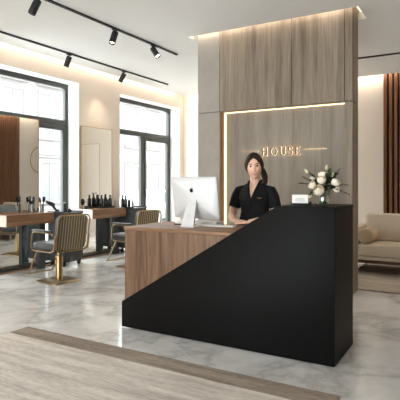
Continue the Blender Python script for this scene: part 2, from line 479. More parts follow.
for bx in ((SX0 + .003, SX1 - .003, SY0 + .003, PY0 - .006), (PX1 + .004, SX1 - .003, PY0 - .005, SY1 - .003), (SX0 + .003, PX0 - .004, PY0 - .005, SY1 - .003)):
    b = MB(); b.box(*bx, HC + .10, HC + .115); b.build('cove_light_strip', M['led_cove'], P, True)
# halo-lit sign
def letter_polys(ch, h):
    """strokes of a light roman capital: list of 2D polygons (x, z), and the advance width"""
    t, th = .15 * h, .085 * h      # thick and thin strokes
    sf = .05 * h                   # serif length
    S = []
    def R(x0, x1, z0, z1): S.append([(x0, z0), (x1, z0), (x1, z1), (x0, z1)])
    def ring(cx, cz, rx, rz, a0, a1, n=24):
        po, pi_ = [], []
        for i in range(n + 1):
            a = a0 + (a1 - a0) * i / n
            po.append((cx + rx * math.cos(a), cz + rz * math.sin(a)))
            pi_.append((cx + (rx - t) * math.cos(a), cz + (rz - th) * math.sin(a)))
        for i in range(n):
            S.append([po[i], po[i + 1], pi_[i + 1], pi_[i]])
    def stroke(pts, w):
        for (x0, z0), (x1, z1) in zip(pts, pts[1:]):
            d = Vector((x1 - x0, z1 - z0)); n_ = Vector((-d.y, d.x)).normalized() * w / 2; e = d.normalized() * w * .15
            S.append([(x0 - n_.x - e.x, z0 - n_.y - e.y), (x1 - n_.x + e.x, z1 - n_.y + e.y), (x1 + n_.x + e.x, z1 + n_.y + e.y), (x0 + n_.x - e.x, z0 + n_.y - e.y)])
    if ch == 'H':
        w = .78 * h
        R(sf, sf + t, 0, h); R(w - sf - t, w - sf, 0, h); R(sf + t, w - sf - t, .47 * h, .47 * h + th)
        for x in (0, w - 2 * sf - t):
            R(x, x + t + 2 * sf, 0, th * .5); R(x, x + t + 2 * sf, h - th * .5, h)
    elif ch == 'O':
        w = .94 * h; ring(w / 2, h / 2, w / 2, h * .51, 0, 2 * PI, 40)
    elif ch == 'U':
        w = .78 * h
        R(sf, sf + t, .36 * h, h); R(w - sf - t, w - sf, .36 * h, h)
        R(0, t + sf, h - th * .5, h); R(w - sf - t, w, h - th * .5, h)
        ring(w / 2, .36 * h, w / 2 - sf, .37 * h, PI, 2 * PI, 20)
    elif ch == 'S':
        w = .60 * h; m = .055 * h
        stroke([(w - m, .80 * h), (w * .78, .92 * h), (w * .5, .955 * h), (w * .24, .91 * h), (m + .03 * h, .78 * h), (w * .16, .64 * h), (w * .4, .55 * h), (w * .66, .47 * h), (w * .88, .36 * h), (w - m, .23 * h), (w * .78, .09 * h), (w * .5, .045 * h), (w * .2, .08 * h), (m, .20 * h)], .115 * h)
    elif ch == 'E':
        w = .62 * h
        R(sf, sf + t, 0, h); R(0, w, 0, th); R(0, w * .97, h - th, h); R(sf + t, w * .84, .47 * h, .47 * h + th)
    return S, w

SG = thing('wall_sign', 'halo-lit metal HOUSE lettering with side lines in the niche', 'sign', (-2.22, NY, 1.73))
hgt = .104; zs = 1.680
adv = []
xx = 0
for ch in 'HOUSE':
    S_, w_ = letter_polys(ch, hgt); adv.append((ch, S_, xx, w_)); xx += w_ + .034
tot = xx - .034; x_start = -2.232 - tot / 2
for ch, S_, ox, w_ in adv:
    b = MB()
    for poly in S_: b.prism([(x_start + ox + p, zs + q) for p, q in poly], NY - .024, NY - .012)
    L = b.build('letter', M['letter'], SG, True)
    b = MB()
    for poly in S_: b.prism([(x_start + ox + p, zs + q) for p, q in poly], NY - .0115, NY - .008)
    g = b.build('halo_light', M['halo'], L)
    g.data.transform(Matrix.Translation(-SG.location))
for x0, x1 in ((-2.78, -2.54), (-1.925, -1.64)):
    b = MB(); b.box(x0, x1, NY - .026, NY - .014, 1.742, 1.750, .001, 1); L = b.build('rule_line', M['brass'], SG, True)
    b = MB(); b.box(x0, x1, NY - .0138, NY - .011, 1.743, 1.749); g = b.build('halo_light', M['halo'], L); g.data.transform(Matrix.Translation(-SG.location))

# ------------------------------------------------------------------ reception desk
DX0, DX1, DY0, DY1 = -2.835, -.893, 3.418, 4.14
DZ, TZ = .92, 1.146
D = thing('reception_desk', 'reception desk of walnut with slanted black front and raised black end', 'desk', ((DX0 + DX1) / 2, (DY0 + DY1) / 2, 0))
b = MB(); b.box(DX0 + .02, -1.2, DY0 + .02, DY0 + .045, .04, DZ - .03, .002, 1)
b.box(DX0 + .02, DX0 + .045, DY0 + .045, DY1 - .03, .04, DZ - .03, .002, 1)
b.build('wood_front', M['walnut'], D, True)
b = MB(); b.box(DX0 + .012, -1.25, DY0 + .012, DY1, DZ - .03, DZ, .003, 1); b.build('worktop', M['walnut_top'], D, True)
DIA = [(DX0, .008), (DX1, .008), (DX1, TZ), (-1.327, TZ), (DX0, .235)]
b = MB(); b.prism(DIA, DY0, DY0 + .022, 'y', .0015); b.build('front_panel', M['black'], D, True)
b = MB(); b.box(-1.327 + .01, DX1, DY0 + .0225, 3.985, .008, TZ - .026, .002, 1); b.build('raised_end', M['black'], D, True)
b = MB(); b.box(-1.327 + .01, DX1 + .003, DY0 + .0225, 3.99, TZ - .025, TZ, .002, 1); b.build('raised_top', M['black'], D, True)
b = MB(); b.box(DX0 + .05, -1.35, DY0 + .06, 4.0, 0, .039); b.box(-1.349, DX1 - .03, DY0 + .06, 3.95, 0, .007); b.build('plinth', M['matte_black'], D, True)

# ------------------------------------------------------------------ computer
C = thing('desktop_computer', 'silver all-in-one computer seen from behind on the walnut worktop', 'computer', (-2.285, 3.73, DZ), math.radians(0))
mw, mh, tilt = .492, .392, math.radians(9)
MXm = Matrix.Translation((0.005, .07, .262)) @ Matrix.Rotation(tilt, 4, 'X')
# shell: flat edge, bulged back facing -Y
b = MB()
loop = rrect(mw, mh, .018, 5)
n = len(loop)
rings = []
for k, (sc_, yy) in enumerate(((1.0, .012), (1.0, .0), (.985, -.006), (.86, -.022), (.6, -.032), (.3, -.036))):
    rings.append([b.bm.verts.new(MXm @ Vector((x * sc_, yy, z * sc_))) for x, z in loop])
for A, B_ in zip(rings, rings[1:]):
    for j in range(n): b.bm.faces.new((A[j], A[(j + 1) % n], B_[(j + 1) % n], B_[j]))
b.bm.faces.new(rings[0]); b.bm.faces.new(list(reversed(rings[-1])))
shell = b.build('monitor_shell', M['alu'], C, angle=30)
b = MB(); b.prism(rrect(mw - .004, mh - .004, .016, 5), .0122, .0145)
o = b.build('screen', M['screen'], C); o.data.transform(MXm)
# logo: bitten apple with leaf
def fruit_outline():
    pts = []
    ctrl = [(0, .78), (.18, .86), (.42, .92), (.66, .82), (.80, .62), (.68, .50), (.60, .30), (.64, .08), (.82, -.10), (.72, -.42), (.52, -.74), (.32, -.92), (.14, -.86), (0, -.82), (-.14, -.86), (-.32, -.92), (-.56, -.72), (-.76, -.36), (-.86, .10), (-.80, .52), (-.62, .80), (-.36, .92), (-.15, .85)]
    return ctrl
s_ = .021
b = MB()
b.prism([(p * s_, q * s_) for p, q in fruit_outline()], -.0385, -.0360)
leaf_ = [(0.02, .98), (.04, 1.22), (.20, 1.42), (.38, 1.48), (.36, 1.26), (.24, 1.06)]
b.prism([(p * s_, q * s_) for p, q in leaf_], -.0385, -.0360)
o = b.build('emblem', M['logo'], C); o.data.transform(MXm @ Matrix.Translation((-.01, 0.0, .076)))
o['label'] = 'black bitten-apple emblem'
# stand
b = MB()
P0, P1, P2 = Vector((0, .028, .26)), Vector((-.0, -.02, .02)), Vector((0, -.035, .0))
prof = [(.05, .235), (.028, .245), (-.062, .012), (-.07, .006), (-.07, .0), (.12, .0), (.12, .006), (-.042, .007)]
A = []; 
w_top, w_bot = .043, .068
def wz(z): return w_bot + (w_top - w_bot) * max(0, min(1, z / .24))
va = [b.bm.verts.new((-wz(z), y, z)) for y, z in prof]; vb = [b.bm.verts.new((wz(z), y, z)) for y, z in prof]
b.bm.faces.new(va); b.bm.faces.new(list(reversed(vb)))
for i in range(len(prof)):
    j = (i + 1) % len(prof); b.bm.faces.new((va[i], vb[i], vb[j], va[j]))
st = b.build('stand', M['alu'], C, angle=30)
b = MB(); rot = Matrix.Translation((0, -.0275, .098)) @ Matrix.Rotation(math.radians(-68.8 - 90 + 90), 4, 'X')
b.lathe([(0, 0), (.019, 0), (.019, .0015), (.016, .0015), (.015, .001), (0, .001)], n=24)
o = b.build('cable_ring', M['steel'], st); o.data.transform(Matrix.Translation((0, -.0275, .098)) @ Matrix.Rotation(math.radians(68.8), 4, 'X'))

K = thing('keyboard', 'thin white keyboard beside the computer stand', 'keyboard', (-2.105, 3.885, DZ), math.radians(6))
b = MB(); b.box(-.19, .19, -.058, .058, 0, .009, .003, 2); b.build('case', M['alu'], K)
b = MB()
for r_ in range(5):
    for c_ in range(14): b.box(-.183 + c_ * .0263, -.183 + c_ * .0263 + .022, -.05 + r_ * .0205, -.05 + r_ * .0205 + .0165, .0091, .012, .001, 1)
b.build('keys', M['plastic_white'], K)
b = MB(); b.box(-.235, .235, -.075, .075, 0, .006, .002, 1)
b.box(-.235, .235, -.075, -.069, .006, .030, .002, 1); b.box(-.235, .235, .069, .075, .006, .030, .002, 1); b.box(-.235, -.229, -.069, .069, .006, .030, .002, 1); b.box(.229, .235, -.069, .069, .006, .030, .002, 1)
o = b.build('document_tray', M['plastic_white']); o.location = (-2.385, 4.05, DZ); props(o, 'low white tray on the worktop behind the computer', 'tray')
b = MB(); b.cyl((-.07, 0, .0045), (.06, 0, .0045), .0045, 10); b.cyl((.06, 0, .0045), (.074, 0, .0045), .0045, 10, .001)
o = b.build('pen', M['matte_black']); o.location = (-2.47, 3.86, DZ); o.rotation_euler = (0, 0, .3); props(o, 'black pen lying on the worktop beside the computer stand', 'pen')

# card holder and card on the raised end
H = thing('card_holder', 'black block card holder on the raised desk end', 'card holder', (-1.165, 3.50, TZ), math.radians(22))
b = MB(); b.box(-.075, .075, -.03, .03, 0, .014, .002, 1); b.box(-.075, .075, .018, .03, .014, .028, .002, 1); b.box(-.075, .075, -.03, -.018, .014, .022, .002, 1)
b.box(.055, .075, -.03, .02, .014, .034, .002, 1)
b.build('block', M['matte_black'], H)
Cd = thing('display_card', 'white card with faint grey lines in the black holder', 'card', (-1.165, 3.50, TZ + .0145), math.radians(22))
MXc = Matrix.Rotation(math.radians(-12), 4, 'X')
b = MB(); b.box(-.068, .05, -.0008, .0008, 0, .072); o = b.build('sheet', M['card'], Cd); o.data.transform(MXc)
b = MB()
for q, (a0, a1) in enumerate(((-.04, .02), (-.05, .03), (-.045, .026))): b.box(a0, a1, -.0011, -.0009, .040 - q * .009, .0425 - q * .009)
o = b.build('print_lines', M['ink'], Cd); o.data.transform(MXc)
for o in Cd.children: o.data.transform(Matrix.Translation((0, -.006, 0)))

# ------------------------------------------------------------------ vase and flowers
VX, VY = -1.02, 3.60
V = thing('flower_vase', 'clear glass vase of water standing on the raised desk end', 'vase', (VX, VY, TZ))
outer = [(.0, .0), (.034, .0), (.044, .006), (.050, .03), (.050, .06), (.043, .09), (.040, .105), (.046, .125)]
inner = [(.043, .125), (.037, .105), (.040, .09), (.0465, .06), (.0465, .03), (.040, .012), (0, .010)]
b = MB(); b.lathe(outer + inner, n=32); b.build('glass_body', M['glass'], V, angle=60)
b = MB(); b.lathe([(0, .0115), (.0395, .0125), (.0462, .03), (.0462, .06), (.0425, .078), (0, .078)], n=32); b.build('water', M['water'], V, angle=60)
vb_ = Vector((VX, VY, TZ))
CR = Vector((.8628, -.5055, 0.)); CD = Vector((.5055, .8628, 0.)) * -1  # to the right / towards the viewer, as seen from the room's entrance
CR = Vector((math.cos(math.radians(30.37)), math.sin(math.radians(30.37)), 0)); CD = Vector((math.sin(math.radians(30.37)), -math.cos(math.radians(30.37)), 0))
def vp(r, f, z): return vb_ + CR * r + CD * f + Vector((0, 0, z))
def petal_ball(b, c, r, axis, seed):
    rnd = random.Random(seed)
    axis = axis.normalized(); q = Vector((0, 0, 1)).rotation_difference(axis).to_matrix().to_4x4()
    T = Matrix.Translation(c) @ q
    b.ball(c, r * .62, r * .62, r * .7, 14, 10, q)
    for layer, (np_, rr, op, ht) in enumerate(((5, .55, .18, .95), (6, .78, .42, .82), (7, .98, .72, .62))):
        for i in range(np_):
            a = 2 * PI * i / np_ + layer * .5 + rnd.uniform(-.15, .15)
            nu, nv = 6, 5; wid = 2 * PI / np_ * .78
            grid = []
            for v_ in range(nv + 1):
                tv = v_ / nv; row = []
                for u_ in range(nu + 1):
                    tu = (u_ / nu - .5) * 2
                    shp = math.sin(PI * (.18 + .68 * tv)) ** .6
                    ang = a + tu * wid * shp
                    el = -1.1 + tv * (1.1 + ht * 1.15)
                    R_ = r * (rr + op * .28 * tv ** 3 + .03 * tu * tu) * (1.0 if el < 0 else 1.0)
                    row.append(b.bm.verts.new(T @ Vector((R_ * math.cos(el) * math.cos(ang), R_ * math.cos(el) * math.sin(ang), r * (math.sin(el) * .95 + (.06 * tu * tu * tv))))))
                grid.append(row)
            for v_ in range(nv):
                for u_ in range(nu): b.bm.faces.new((grid[v_][u_], grid[v_][u_ + 1], grid[v_ + 1][u_ + 1], grid[v_ + 1][u_]))
def bez(p0, p1, p2, n=10):
    return [p0 * (1 - t) ** 2 + p1 * 2 * t * (1 - t) + p2 * t * t for t in [i / n for i in range(n + 1)]]
roses = [  # r, f, z, radius, label
    (-.058, .075, .118, .040, 'big cream rose lowest at the front of the bouquet'),
    (-.098, .03, .158, .030, 'cream rose at the outer edge of the bouquet nearest the white card'),
    (-.032, .05, .196, .032, 'cream rose directly above the big low front bloom'),
    (-.012, .0, .232, .032, 'cream rose at the top middle of the bouquet'),
    (.072, .05, .176, .032, 'full cream rose on the side of the bouquet away from the card'),
    (.098, .01, .176, .026, 'smaller cream rose at the outer edge away from the card'),
    (.082, .045, .128, .026, 'cream rose tucked underneath the full one away from the card'),
    (-.08, -.03, .21, .022, 'small half-open cream rose behind, above the outer card-side bloom'),
    (.03, -.02, .215, .020, 'small cream rose peeping out behind the top middle bloom'),
]
rk = 0
base_pts = [vp(.012 * math.cos(k * 2.4), .012 * math.sin(k * 2.4), .018) for k in range(40)]
for (r, f, z, rad, lab) in roses:
    c = vp(r, f, z); nk = vp(r * .18, f * .18, .118)
    t = thing('cream_rose', lab, 'flower', base_pts[rk], group='roses in the glass vase'); rk += 1
    ax = (c - vp(0, -.02, .06)).normalized()
    b = MB(); petal_ball(b, c, rad, ax, rk); b.build('bloom', M['rose'], t, True, 60)
    pts = bez(Vector(t.location), nk, c - ax * rad * .8)
    b = MB(); b.tube(pts, .0028, 7)
    b.build('stem', M['stem'], t, True)
buds = [(-.128, -.02, .262, 'green bud high on the card side of the bouquet'), (.024, -.02, .290, 'topmost pale bud, rising above the middle of the bouquet'), (.062, .0, .235, 'pale bud rising between the top rose and the dark leaf spike'), (-.118, .05, .072, 'drooping green bud hanging low beside the white card')]
for (r, f, z, lab) in buds:
    c = vp(r, f, z); nk = vp(r * .15, f * .15, .12)
    t = thing('flower_bud', lab, 'flower bud', base_pts[rk], group='buds in the bouquet'); rk += 1
    ax = (c - nk).normalized(); q = Vector((0, 0, 1)).rotation_difference(ax).to_matrix().to_4x4()
    b = MB(); b.lathe([(0, -.018), (.010, -.012), (.013, .0), (.010, .012), (.004, .022), (0, .024)], n=12); o = b.build('bud', M['bud'], t)
    o.data.transform(Matrix.Translation(c - t.location) @ q)
    b = MB(); b.tube(bez(Vector(t.location), nk + Vector((0, 0, .04)), c - ax * .016), .002, 6); b.build('stem', M['stem'], t, True)
def leaf_geo(b, p, d, up, ln, wd):
    d = d.normalized(); s_ = d.cross(up).normalized(); u = s_.cross(d)
    rows = []
    for i in range(7):
        tt = i / 6; w = wd * math.sin(PI * min(1, tt * .92 + .04)) ** .8
        c = p + d * ln * tt - u * ln * .18 * tt * tt
        rows.append([b.bm.verts.new(c - s_ * w + u * w * .3), b.bm.verts.new(c), b.bm.verts.new(c + s_ * w + u * w * .3)])
    for A, B_ in zip(rows, rows[1:]):
        for j in range(2): b.bm.faces.new((A[j], A[j + 1], B_[j + 1], B_[j]))
sprigs = [  # end r,f,z ; leaves, leaf length, width, material, label
    (-.17, .02, .172, 5, .055, 0.016, 'leaf', 'dark leafy sprig reaching out flat over the card'),
    (-.155, .03, .215, 5, .05, 0.014, 'leaf', 'dark narrow sprig slanting up on the card side of the bouquet'),
    (.115, -.02, .265, 6, .055, 0.014, 'leaf', 'spiky dark sprig pointing up on the side away from the card'),
    (.185, .03, .085, 9, .030, .010, 'leaf', 'long dark sprig drooping down away from the card'),
    (.145, .02, .16, 4, 0.052, 0.021, 'leaf2', 'broad round-leaved sprig at the edge away from the card'),
    (-.10, .06, .105, 6, 0.052, 0.018, 'leaf', 'dark sprig under the outer rose on the card side'),
    (.03, .07, .15, 7, 0.057, 0.021, 'leaf', 'dense dark leaves in the middle of the bouquet front'),
    (.03, .03, .25, 6, .05, 0.016, 'leaf', 'upright dark sprig between the top roses'),
    (-.10, -.02, .25, 5, .045, 0.014, 'leaf', 'tall thin sprig behind the card-side roses'),
    (.085, .06, .125, 6, 0.046, 0.018, 'leaf', 'dark leaves spilling over the vase rim away from the card'),
    (-.03, .07, .125, 7, 0.052, 0.021, 'leaf', 'dark leaves hanging over the vase rim under the big rose'),
]
for (r, f, z, nl, ll, lw_, mk, lab) in sprigs:
    e = vp(r, f, z); nk = vp(r * .2, f * .2, .135)
    t = thing('leafy_sprig', lab, 'foliage', base_pts[rk], group='greenery in the glass vase'); rk += 1
    pts = bez(Vector(t.location), nk + Vector((0, 0, .03)), e, 14)
    b = MB(); b.tube(pts, [.0024] * 10 + [.002, .0018, .0015, .0013, .001], 6); b.build('stem', M['stem'], t, True)
    b = MB()
    for i in range(nl):
        u_ = .5 + .5 * (i + 1) / nl; k = min(13, int(u_ * 14)); p = pts[k]; d = (pts[k + 1 if k < 14 else k] - pts[k - 1]).normalized()
        sd = d.cross(Vector((0, 0, 1))).normalized() * (1 if i % 2 else -1)
        leaf_geo(b, p, d * .8 + sd * (.75 if i < nl - 1 else 0.0), Vector((0, 0, 1)) if abs(d.z) < .9 else CD, ll, lw_)
        if i < nl - 1: leaf_geo(b, p, d * .7 - sd * .6 + CD * .3, Vector((0, 0, 1)), ll * .85, lw_)
    b.build('leaves', M[mk], t, True, 80)

# ------------------------------------------------------------------ styling stations
PLX0, PLX1 = XL + .002, XL + .13
b = MB(); b.box(PLX0, PLX1, 3.2, 7.24, 0, .055, .004, 1)
o = b.build('mirror_plinth', M['cabinet']); recentre(o, ((PLX0 + PLX1) / 2, 5.2, 0)); props(o, 'long low dark plinth under both salon mirrors along the window wall', 'plinth')
b = MB(); b.box(PLX1 + .002, PLX1 + .05, 3.2, 7.24, 0, .02, .004, 1)
o = b.build('floor_trim_bar', M['table_wood']); recentre(o, (PLX1 + .026, 5.2, 0)); props(o, 'thin brown wooden strip on the floor along the dark mirror plinth', 'floor strip')
def mirror(y0, y1, top, label):
    t = thing('salon_mirror', label, 'mirror', (XL + .03, (y0 + y1) / 2, .056), group='tall salon mirrors')
    x0 = XL + .012
    b = MB(); b.box(x0, x0 + .010, y0 + .008, y1 - .008, .064, top - .008); b.build('mirror_glass', M['mirror'], t, True)
    b = MB(); x1 = x0 + .013
    b.box(x0 - .006, x1, y0, y0 + .008, .056, top, .001, 1); b.box(x0 - .006, x1, y1 - .008, y1, .056, top, .001, 1); b.box(x0 - .006, x1, y0 + .008, y1 - .008, top - .008, top, .001, 1); b.box(x0 - .006, x1, y0 + .008, y1 - .008, .056, .064, .001, 1)
    b.build('mirror_frame', M['gold'], t, True)
mirror(4.40, 5.285, 2.33, 'tall thin-framed mirror standing in front of the nearer window')
mirror(6.22, 7.04, 2.335, 'tall gold-edged mirror on the wall between the two windows')

TT = .862
def station(y0, y1, label):
    x0, x1 = XL + .052, -5.72
    t = thing('styling_table', label, 'table', ((x0 + x1) / 2, (y0 + y1) / 2, 0), group='walnut styling tables')
    b = MB(); b.box(x0, x1, y0 + .012, y1, .70, TT - .012, .003, 1); b.build('drawer_box', M['table_wood'], t, True)
    b = MB(); b.box(x0, x1 + .004, y0 + .012, y1 + .003, TT - .0115, TT, .003, 1); b.build('table_top', M['table_wood'], t, True)
    b = MB(); b.box(x0, x1 + .002, y0, y0 + .0115, .70, TT, .002, 1); o = b.build('end_panel', M['cream'], t, True); o['label'] = 'pale cream end panel'  # end face paler than the walnut box
    b = MB(); b.box(PLX1 + .054, PLX1 + .13, y1 - .18, y1 - .06, .0, .699, .003, 1); b.build('leg', M['cabinet'], t, True)
station(4.396, 5.27, 'walnut styling table at the nearer mirror, brush cups on it')
station(6.12, 7.03, 'walnut styling table at the far mirror, tray of bottles on it')

def trolley(y0, y1, label):
    x0, x1 = -5.96, -5.60
    t = thing('salon_trolley', label, 'trolley', ((x0 + x1) / 2, (y0 + y1) / 2, 0), group='charcoal salon trolleys')
    b = MB(); b.box(x0, x1 - .012, y0, y1, .085, .83, .004, 1); b.build('body', M['cabinet'], t, True)
    b = MB(); b.box(x0 - .004, x1 + .006, y0 - .006, y1 + .006, .831, .846, .003, 1)
    for bx in ((x0, x1, y0 - .004, y0 + .004), (x0, x1, y1 - .004, y1 + .004)): b.box(*bx, .846, .872, .001, 1)
    b.build('top_tray', M['cabinet'], t, True)
    for k in range(4):
        z0 = .10 + k * .182
        b = MB(); b.box(x1 - .0115, x1, y0 + .008, y1 - .008, z0, z0 + .172, .003, 1); f = b.build('drawer', M['cabinet'], t, True)
        b = MB(); b.box(x1 + .0005, x1 + .012, (y0 + y1) / 2 - .06, (y0 + y1) / 2 + .06, z0 + .135, z0 + .147, .002, 1)
        h_ = b.build('drawer_handle', M['matte_black'], f); h_.data.transform(Matrix.Translation(-t.location))
    for cx in (x0 + .045, x1 - .055):
        for cy in (y0 + .045, y1 - .045):
            b = MB(); b.cyl((cx, cy - .012, .03), (cx, cy + .012, .03), .03, 16); b.box(cx - .012, cx + .03, cy - .016, cy - .013, .03, .083); b.box(cx - .012, cx + .03, cy + .013, cy + .016, .03, .083); b.box(cx - .012, cx + .03, cy - .016, cy + .016, .074, .084)
            b.build('caster', M['matte_black'], t, True)
trolley(5.36, 5.78, 'charcoal trolley on casters beside the nearer styling table')
trolley(7.10, 7.52, 'charcoal trolley on casters under the far window')

# items on the tables
def cup_at(name, label, cat, loc, r, h, m, group):
    b = MB(); b.lathe([(0, 0), (r, 0), (r, h), (r - .004, h), (r - .004, .006), (0, .006)], n=20)
    o = b.build(name, M[m]); o.location = loc; props(o, label, cat, group); return o
def brush(label, loc, lean, ln=.20, head=.02, group='hair brushes standing in cups'):
    t = thing('hair_brush', label, 'brush', loc, group=group)
    L_ = Vector(lean); top = L_ * ln
    b = MB(); b.tube([(0, 0, 0), L_ * ln * .35, L_ * ln * .62], [.005, .007, .006], 8); b.build('handle', M['matte_black'], t)
    b = MB(); b.tube([L_ * ln * .60, L_ * ln * .68, L_ * ln * .85, L_ * ln * .97, L_ * ln], [.008, head, head * 1.05, head * .8, .004], 10, flat=.6); b.build('bristle_head', M['bottle'], t)
    return t
def onscreen(px, X):  # point on the plane x = X along the camera's vertical plane at pixel column px
    k = (px - 200) / 478.0
    d = X / (k * .8628 - .5055); r = k * d
    return .5055 * r + .8628 * d
y1_ = onscreen(32.3, -5.92); y2_ = onscreen(42, -5.92)
cup_at('brush_cup', 'pewter brush cup nearer the end panel on the near table', 'cup', (-5.92, y1_, TT), .030, .135, 'pewter', 'pewter brush cups')
cup_at('brush_cup', 'pewter brush cup nearer the trolley on the near table', 'cup', (-5.92, y2_, TT), .030, .135, 'pewter', 'pewter brush cups')
up = Vector((0, 0, 1))
fr = Vector((.5055, .8628, 0))
brush('black brush leaning out over the end panel side of its cup', (-5.92, y1_ - .006, TT + .008), (Vector((-.10, -.17, 1)).normalized()), .245, .022)
brush('upright black brush in the cup nearer the end panel', (-5.92, y1_ + .008, TT + .008), (Vector((0.02, .06, 1)).normalized()), .245, .024)
brush('slim black brush leaning towards the other cup', (-5.92, y2_ - .006, TT + .008), (Vector((-.06, -.14, 1)).normalized()), .235, .021)
brush('fat black brush in the cup nearer the trolley', (-5.92, y2_ + .008, TT + .008), (Vector((0.04, .12, 1)).normalized()), .245, .028)

# hair tools on the near trolley
def hair_dryer(loc, label):
    t = thing('hair_dryer', label, 'hair dryer', loc)
    a = Vector((-.35, -.45, .82)).normalized()
    p = Vector((0, 0, .02))
    b = MB(); b.tube([p, p + a * .06, p + a * .12], [.018, .020, .022], 12); b.build('handle', M['matte_black'], t)
    hd = Vector((-.3, -.6, .35)).normalized(); c = p + a * .145
    b = MB(); b.tube([c - hd * .05, c - hd * .04, c, c + hd * .045, c + hd * .075], [.024, .032, .034, .029, .022], 16); b.build('barrel', M['matte_black'], t)
    b = MB(); b.cyl(c + hd * .075, c + hd * .10, .022, 14, .017); b.build('nozzle', M['bottle'], t)
    b = MB(); b.lathe([(0, 0), (.036, 0), (.036, .05), (.03, .05), (.03, .006), (0, .006)], n=16); b.build('stand_cup', M['matte_black'], t)
    return t
TRT = .8465
hair_dryer((-5.80, onscreen(57, -5.80), TRT), 'black hair dryer leaning in its stand on the near trolley')
def round_pot(name, label, cat, loc, r, h, m='matte_black'):
    b = MB(); b.lathe([(0, 0), (r, 0), (r, h * .8), (r * .7, h * .86), (r * .5, h * .9), (r * .5, h), (0, h)], n=18)
    o = b.build(name, M[m]); o.location = loc; props(o, label, cat); return o
def clipper(loc, label):
    t = thing('hair_clipper', label, 'clipper', loc)
    b = MB(); b.box(-.03, .03, -.04, .04, 0, .022, .006, 2); b.build('charging_base', M['matte_black'], t)
    b = MB(); b.tube([(0, 0, .022), (0, 0, .07), (0, 0, .14)], [.020, .023, .019], 12); b.build('grip', M['matte_black'], t)
    b = MB(); b.box(-.018, .018, -.012, .012, .14, .165, .003, 1); b.build('blade', M['steel'], t)
clipper((-5.80, onscreen(64.5, -5.80), TRT), 'black hair clipper upright on its base on the near trolley')
round_pot('lidded_jar', 'small black lidded jar beside the clipper on the near trolley', 'jar', (-5.72, onscreen(69.5, -5.72), TRT), .03, .06)

# far table: tray of bottles, spray bottle, cup and hand mirror
yt = [onscreen(p, -5.93) for p in (101.5, 105.5, 110)]
b = MB(); b.box(-5.99, -5.87, yt[0] - .06, yt[2] + .05, TT, TT + .008, .002, 1)
b.box(-5.99, -5.984, yt[0] - .06, yt[2] + .05, TT + .008, TT + .035, .002, 1); b.box(-5.876, -5.87, yt[0] - .06, yt[2] + .05, TT + .008, TT + .035, .002, 1)
b.box(-5.984, -5.876, yt[0] - .06, yt[0] - .054, TT + .008, TT + .035, .002, 1); b.box(-5.984, -5.876, yt[2] + .044, yt[2] + .05, TT + .008, TT + .035, .002, 1)
o = b.build('bottle_tray', M['matte_black']); recentre(o, (-5.93, (yt[0] + yt[2]) / 2, TT)); props(o, 'black rectangular tray under three bottles on the far table', 'tray')
def bottle(label, loc, h, r, m='bottle', cap='bottle', group='black product bottles'):
    t = thing('product_bottle', label, 'bottle', loc, group=group)
    b = MB(); b.lathe([(0, 0), (r * .92, 0), (r, .006), (r, h * .62), (r * .8, h * .70), (r * .4, h * .76), (0, h * .76)], n=18); b.build('bottle_body', M[m], t)
    b = MB(); b.lathe([(0, h * .761), (r * .48, h * .761), (r * .48, h * .97), (r * .3, h), (0, h)], n=14); b.build('cap', M[cap], t)
    return t
bz = TT + .0082
bottle('black bottle on the tray, the one nearest the cup', (-5.93, yt[0], bz), .235, .034)
bottle('tallest black bottle, in the middle of the tray', (-5.93, yt[1], bz), .25, .034)
bottle('black bottle on the tray, next to the grey spray bottle', (-5.93, yt[2], bz), .235, .034)
bottle('slim grey spray bottle between the tray and the trolley', (-5.90, onscreen(115.3, -5.90), TT), .19, .026, 'grey_bottle', 'silver_cap', 'grey product bottles')
cup_at('small_cup', 'small black cup at the end of the far table', 'cup', (-5.95, onscreen(85.5, -5.95), TT), .032, .06, 'matte_black', None)
hm = thing('hand_mirror', 'round black hand mirror on a stem at the end of the far table', 'hand mirror', (-6.0, onscreen(81.3, -6.0) + .03, TT))
b = MB(); b.lathe([(0, 0), (.035, 0), (.035, .008), (.008, .012), (.006, .05), (.006, .07), (0, .07)], n=18); b.build('foot', M['matte_black'], hm)
b = MB(); b.ball((0, 0, .125), .018, .05, .06, 18, 12); b.build('mirror_head', M['matte_black'], hm)
# far trolley bottles
for px, X, h, r, m_, cp, lab in ((122.6, -5.86, .25, .03, 'bottle', 'bottle', 'tall black pump bottle at the back of the far trolley top'), (125.6, -5.72, .245, .03, 'bottle', 'bottle', 'tall black bottle at the front of the far trolley top'), (129, -5.80, .20, .028, 'bottle', 'silver_cap', 'mid-height black bottle with silver cap on the far trolley'), (132.6, -5.74, .16, .024, 'grey_bottle', 'silver_cap', 'short grey bottle on the far trolley')):
    bottle(lab, (X, onscreen(px, X), TRT), h, r, m_, cp, 'bottles on the far trolley')

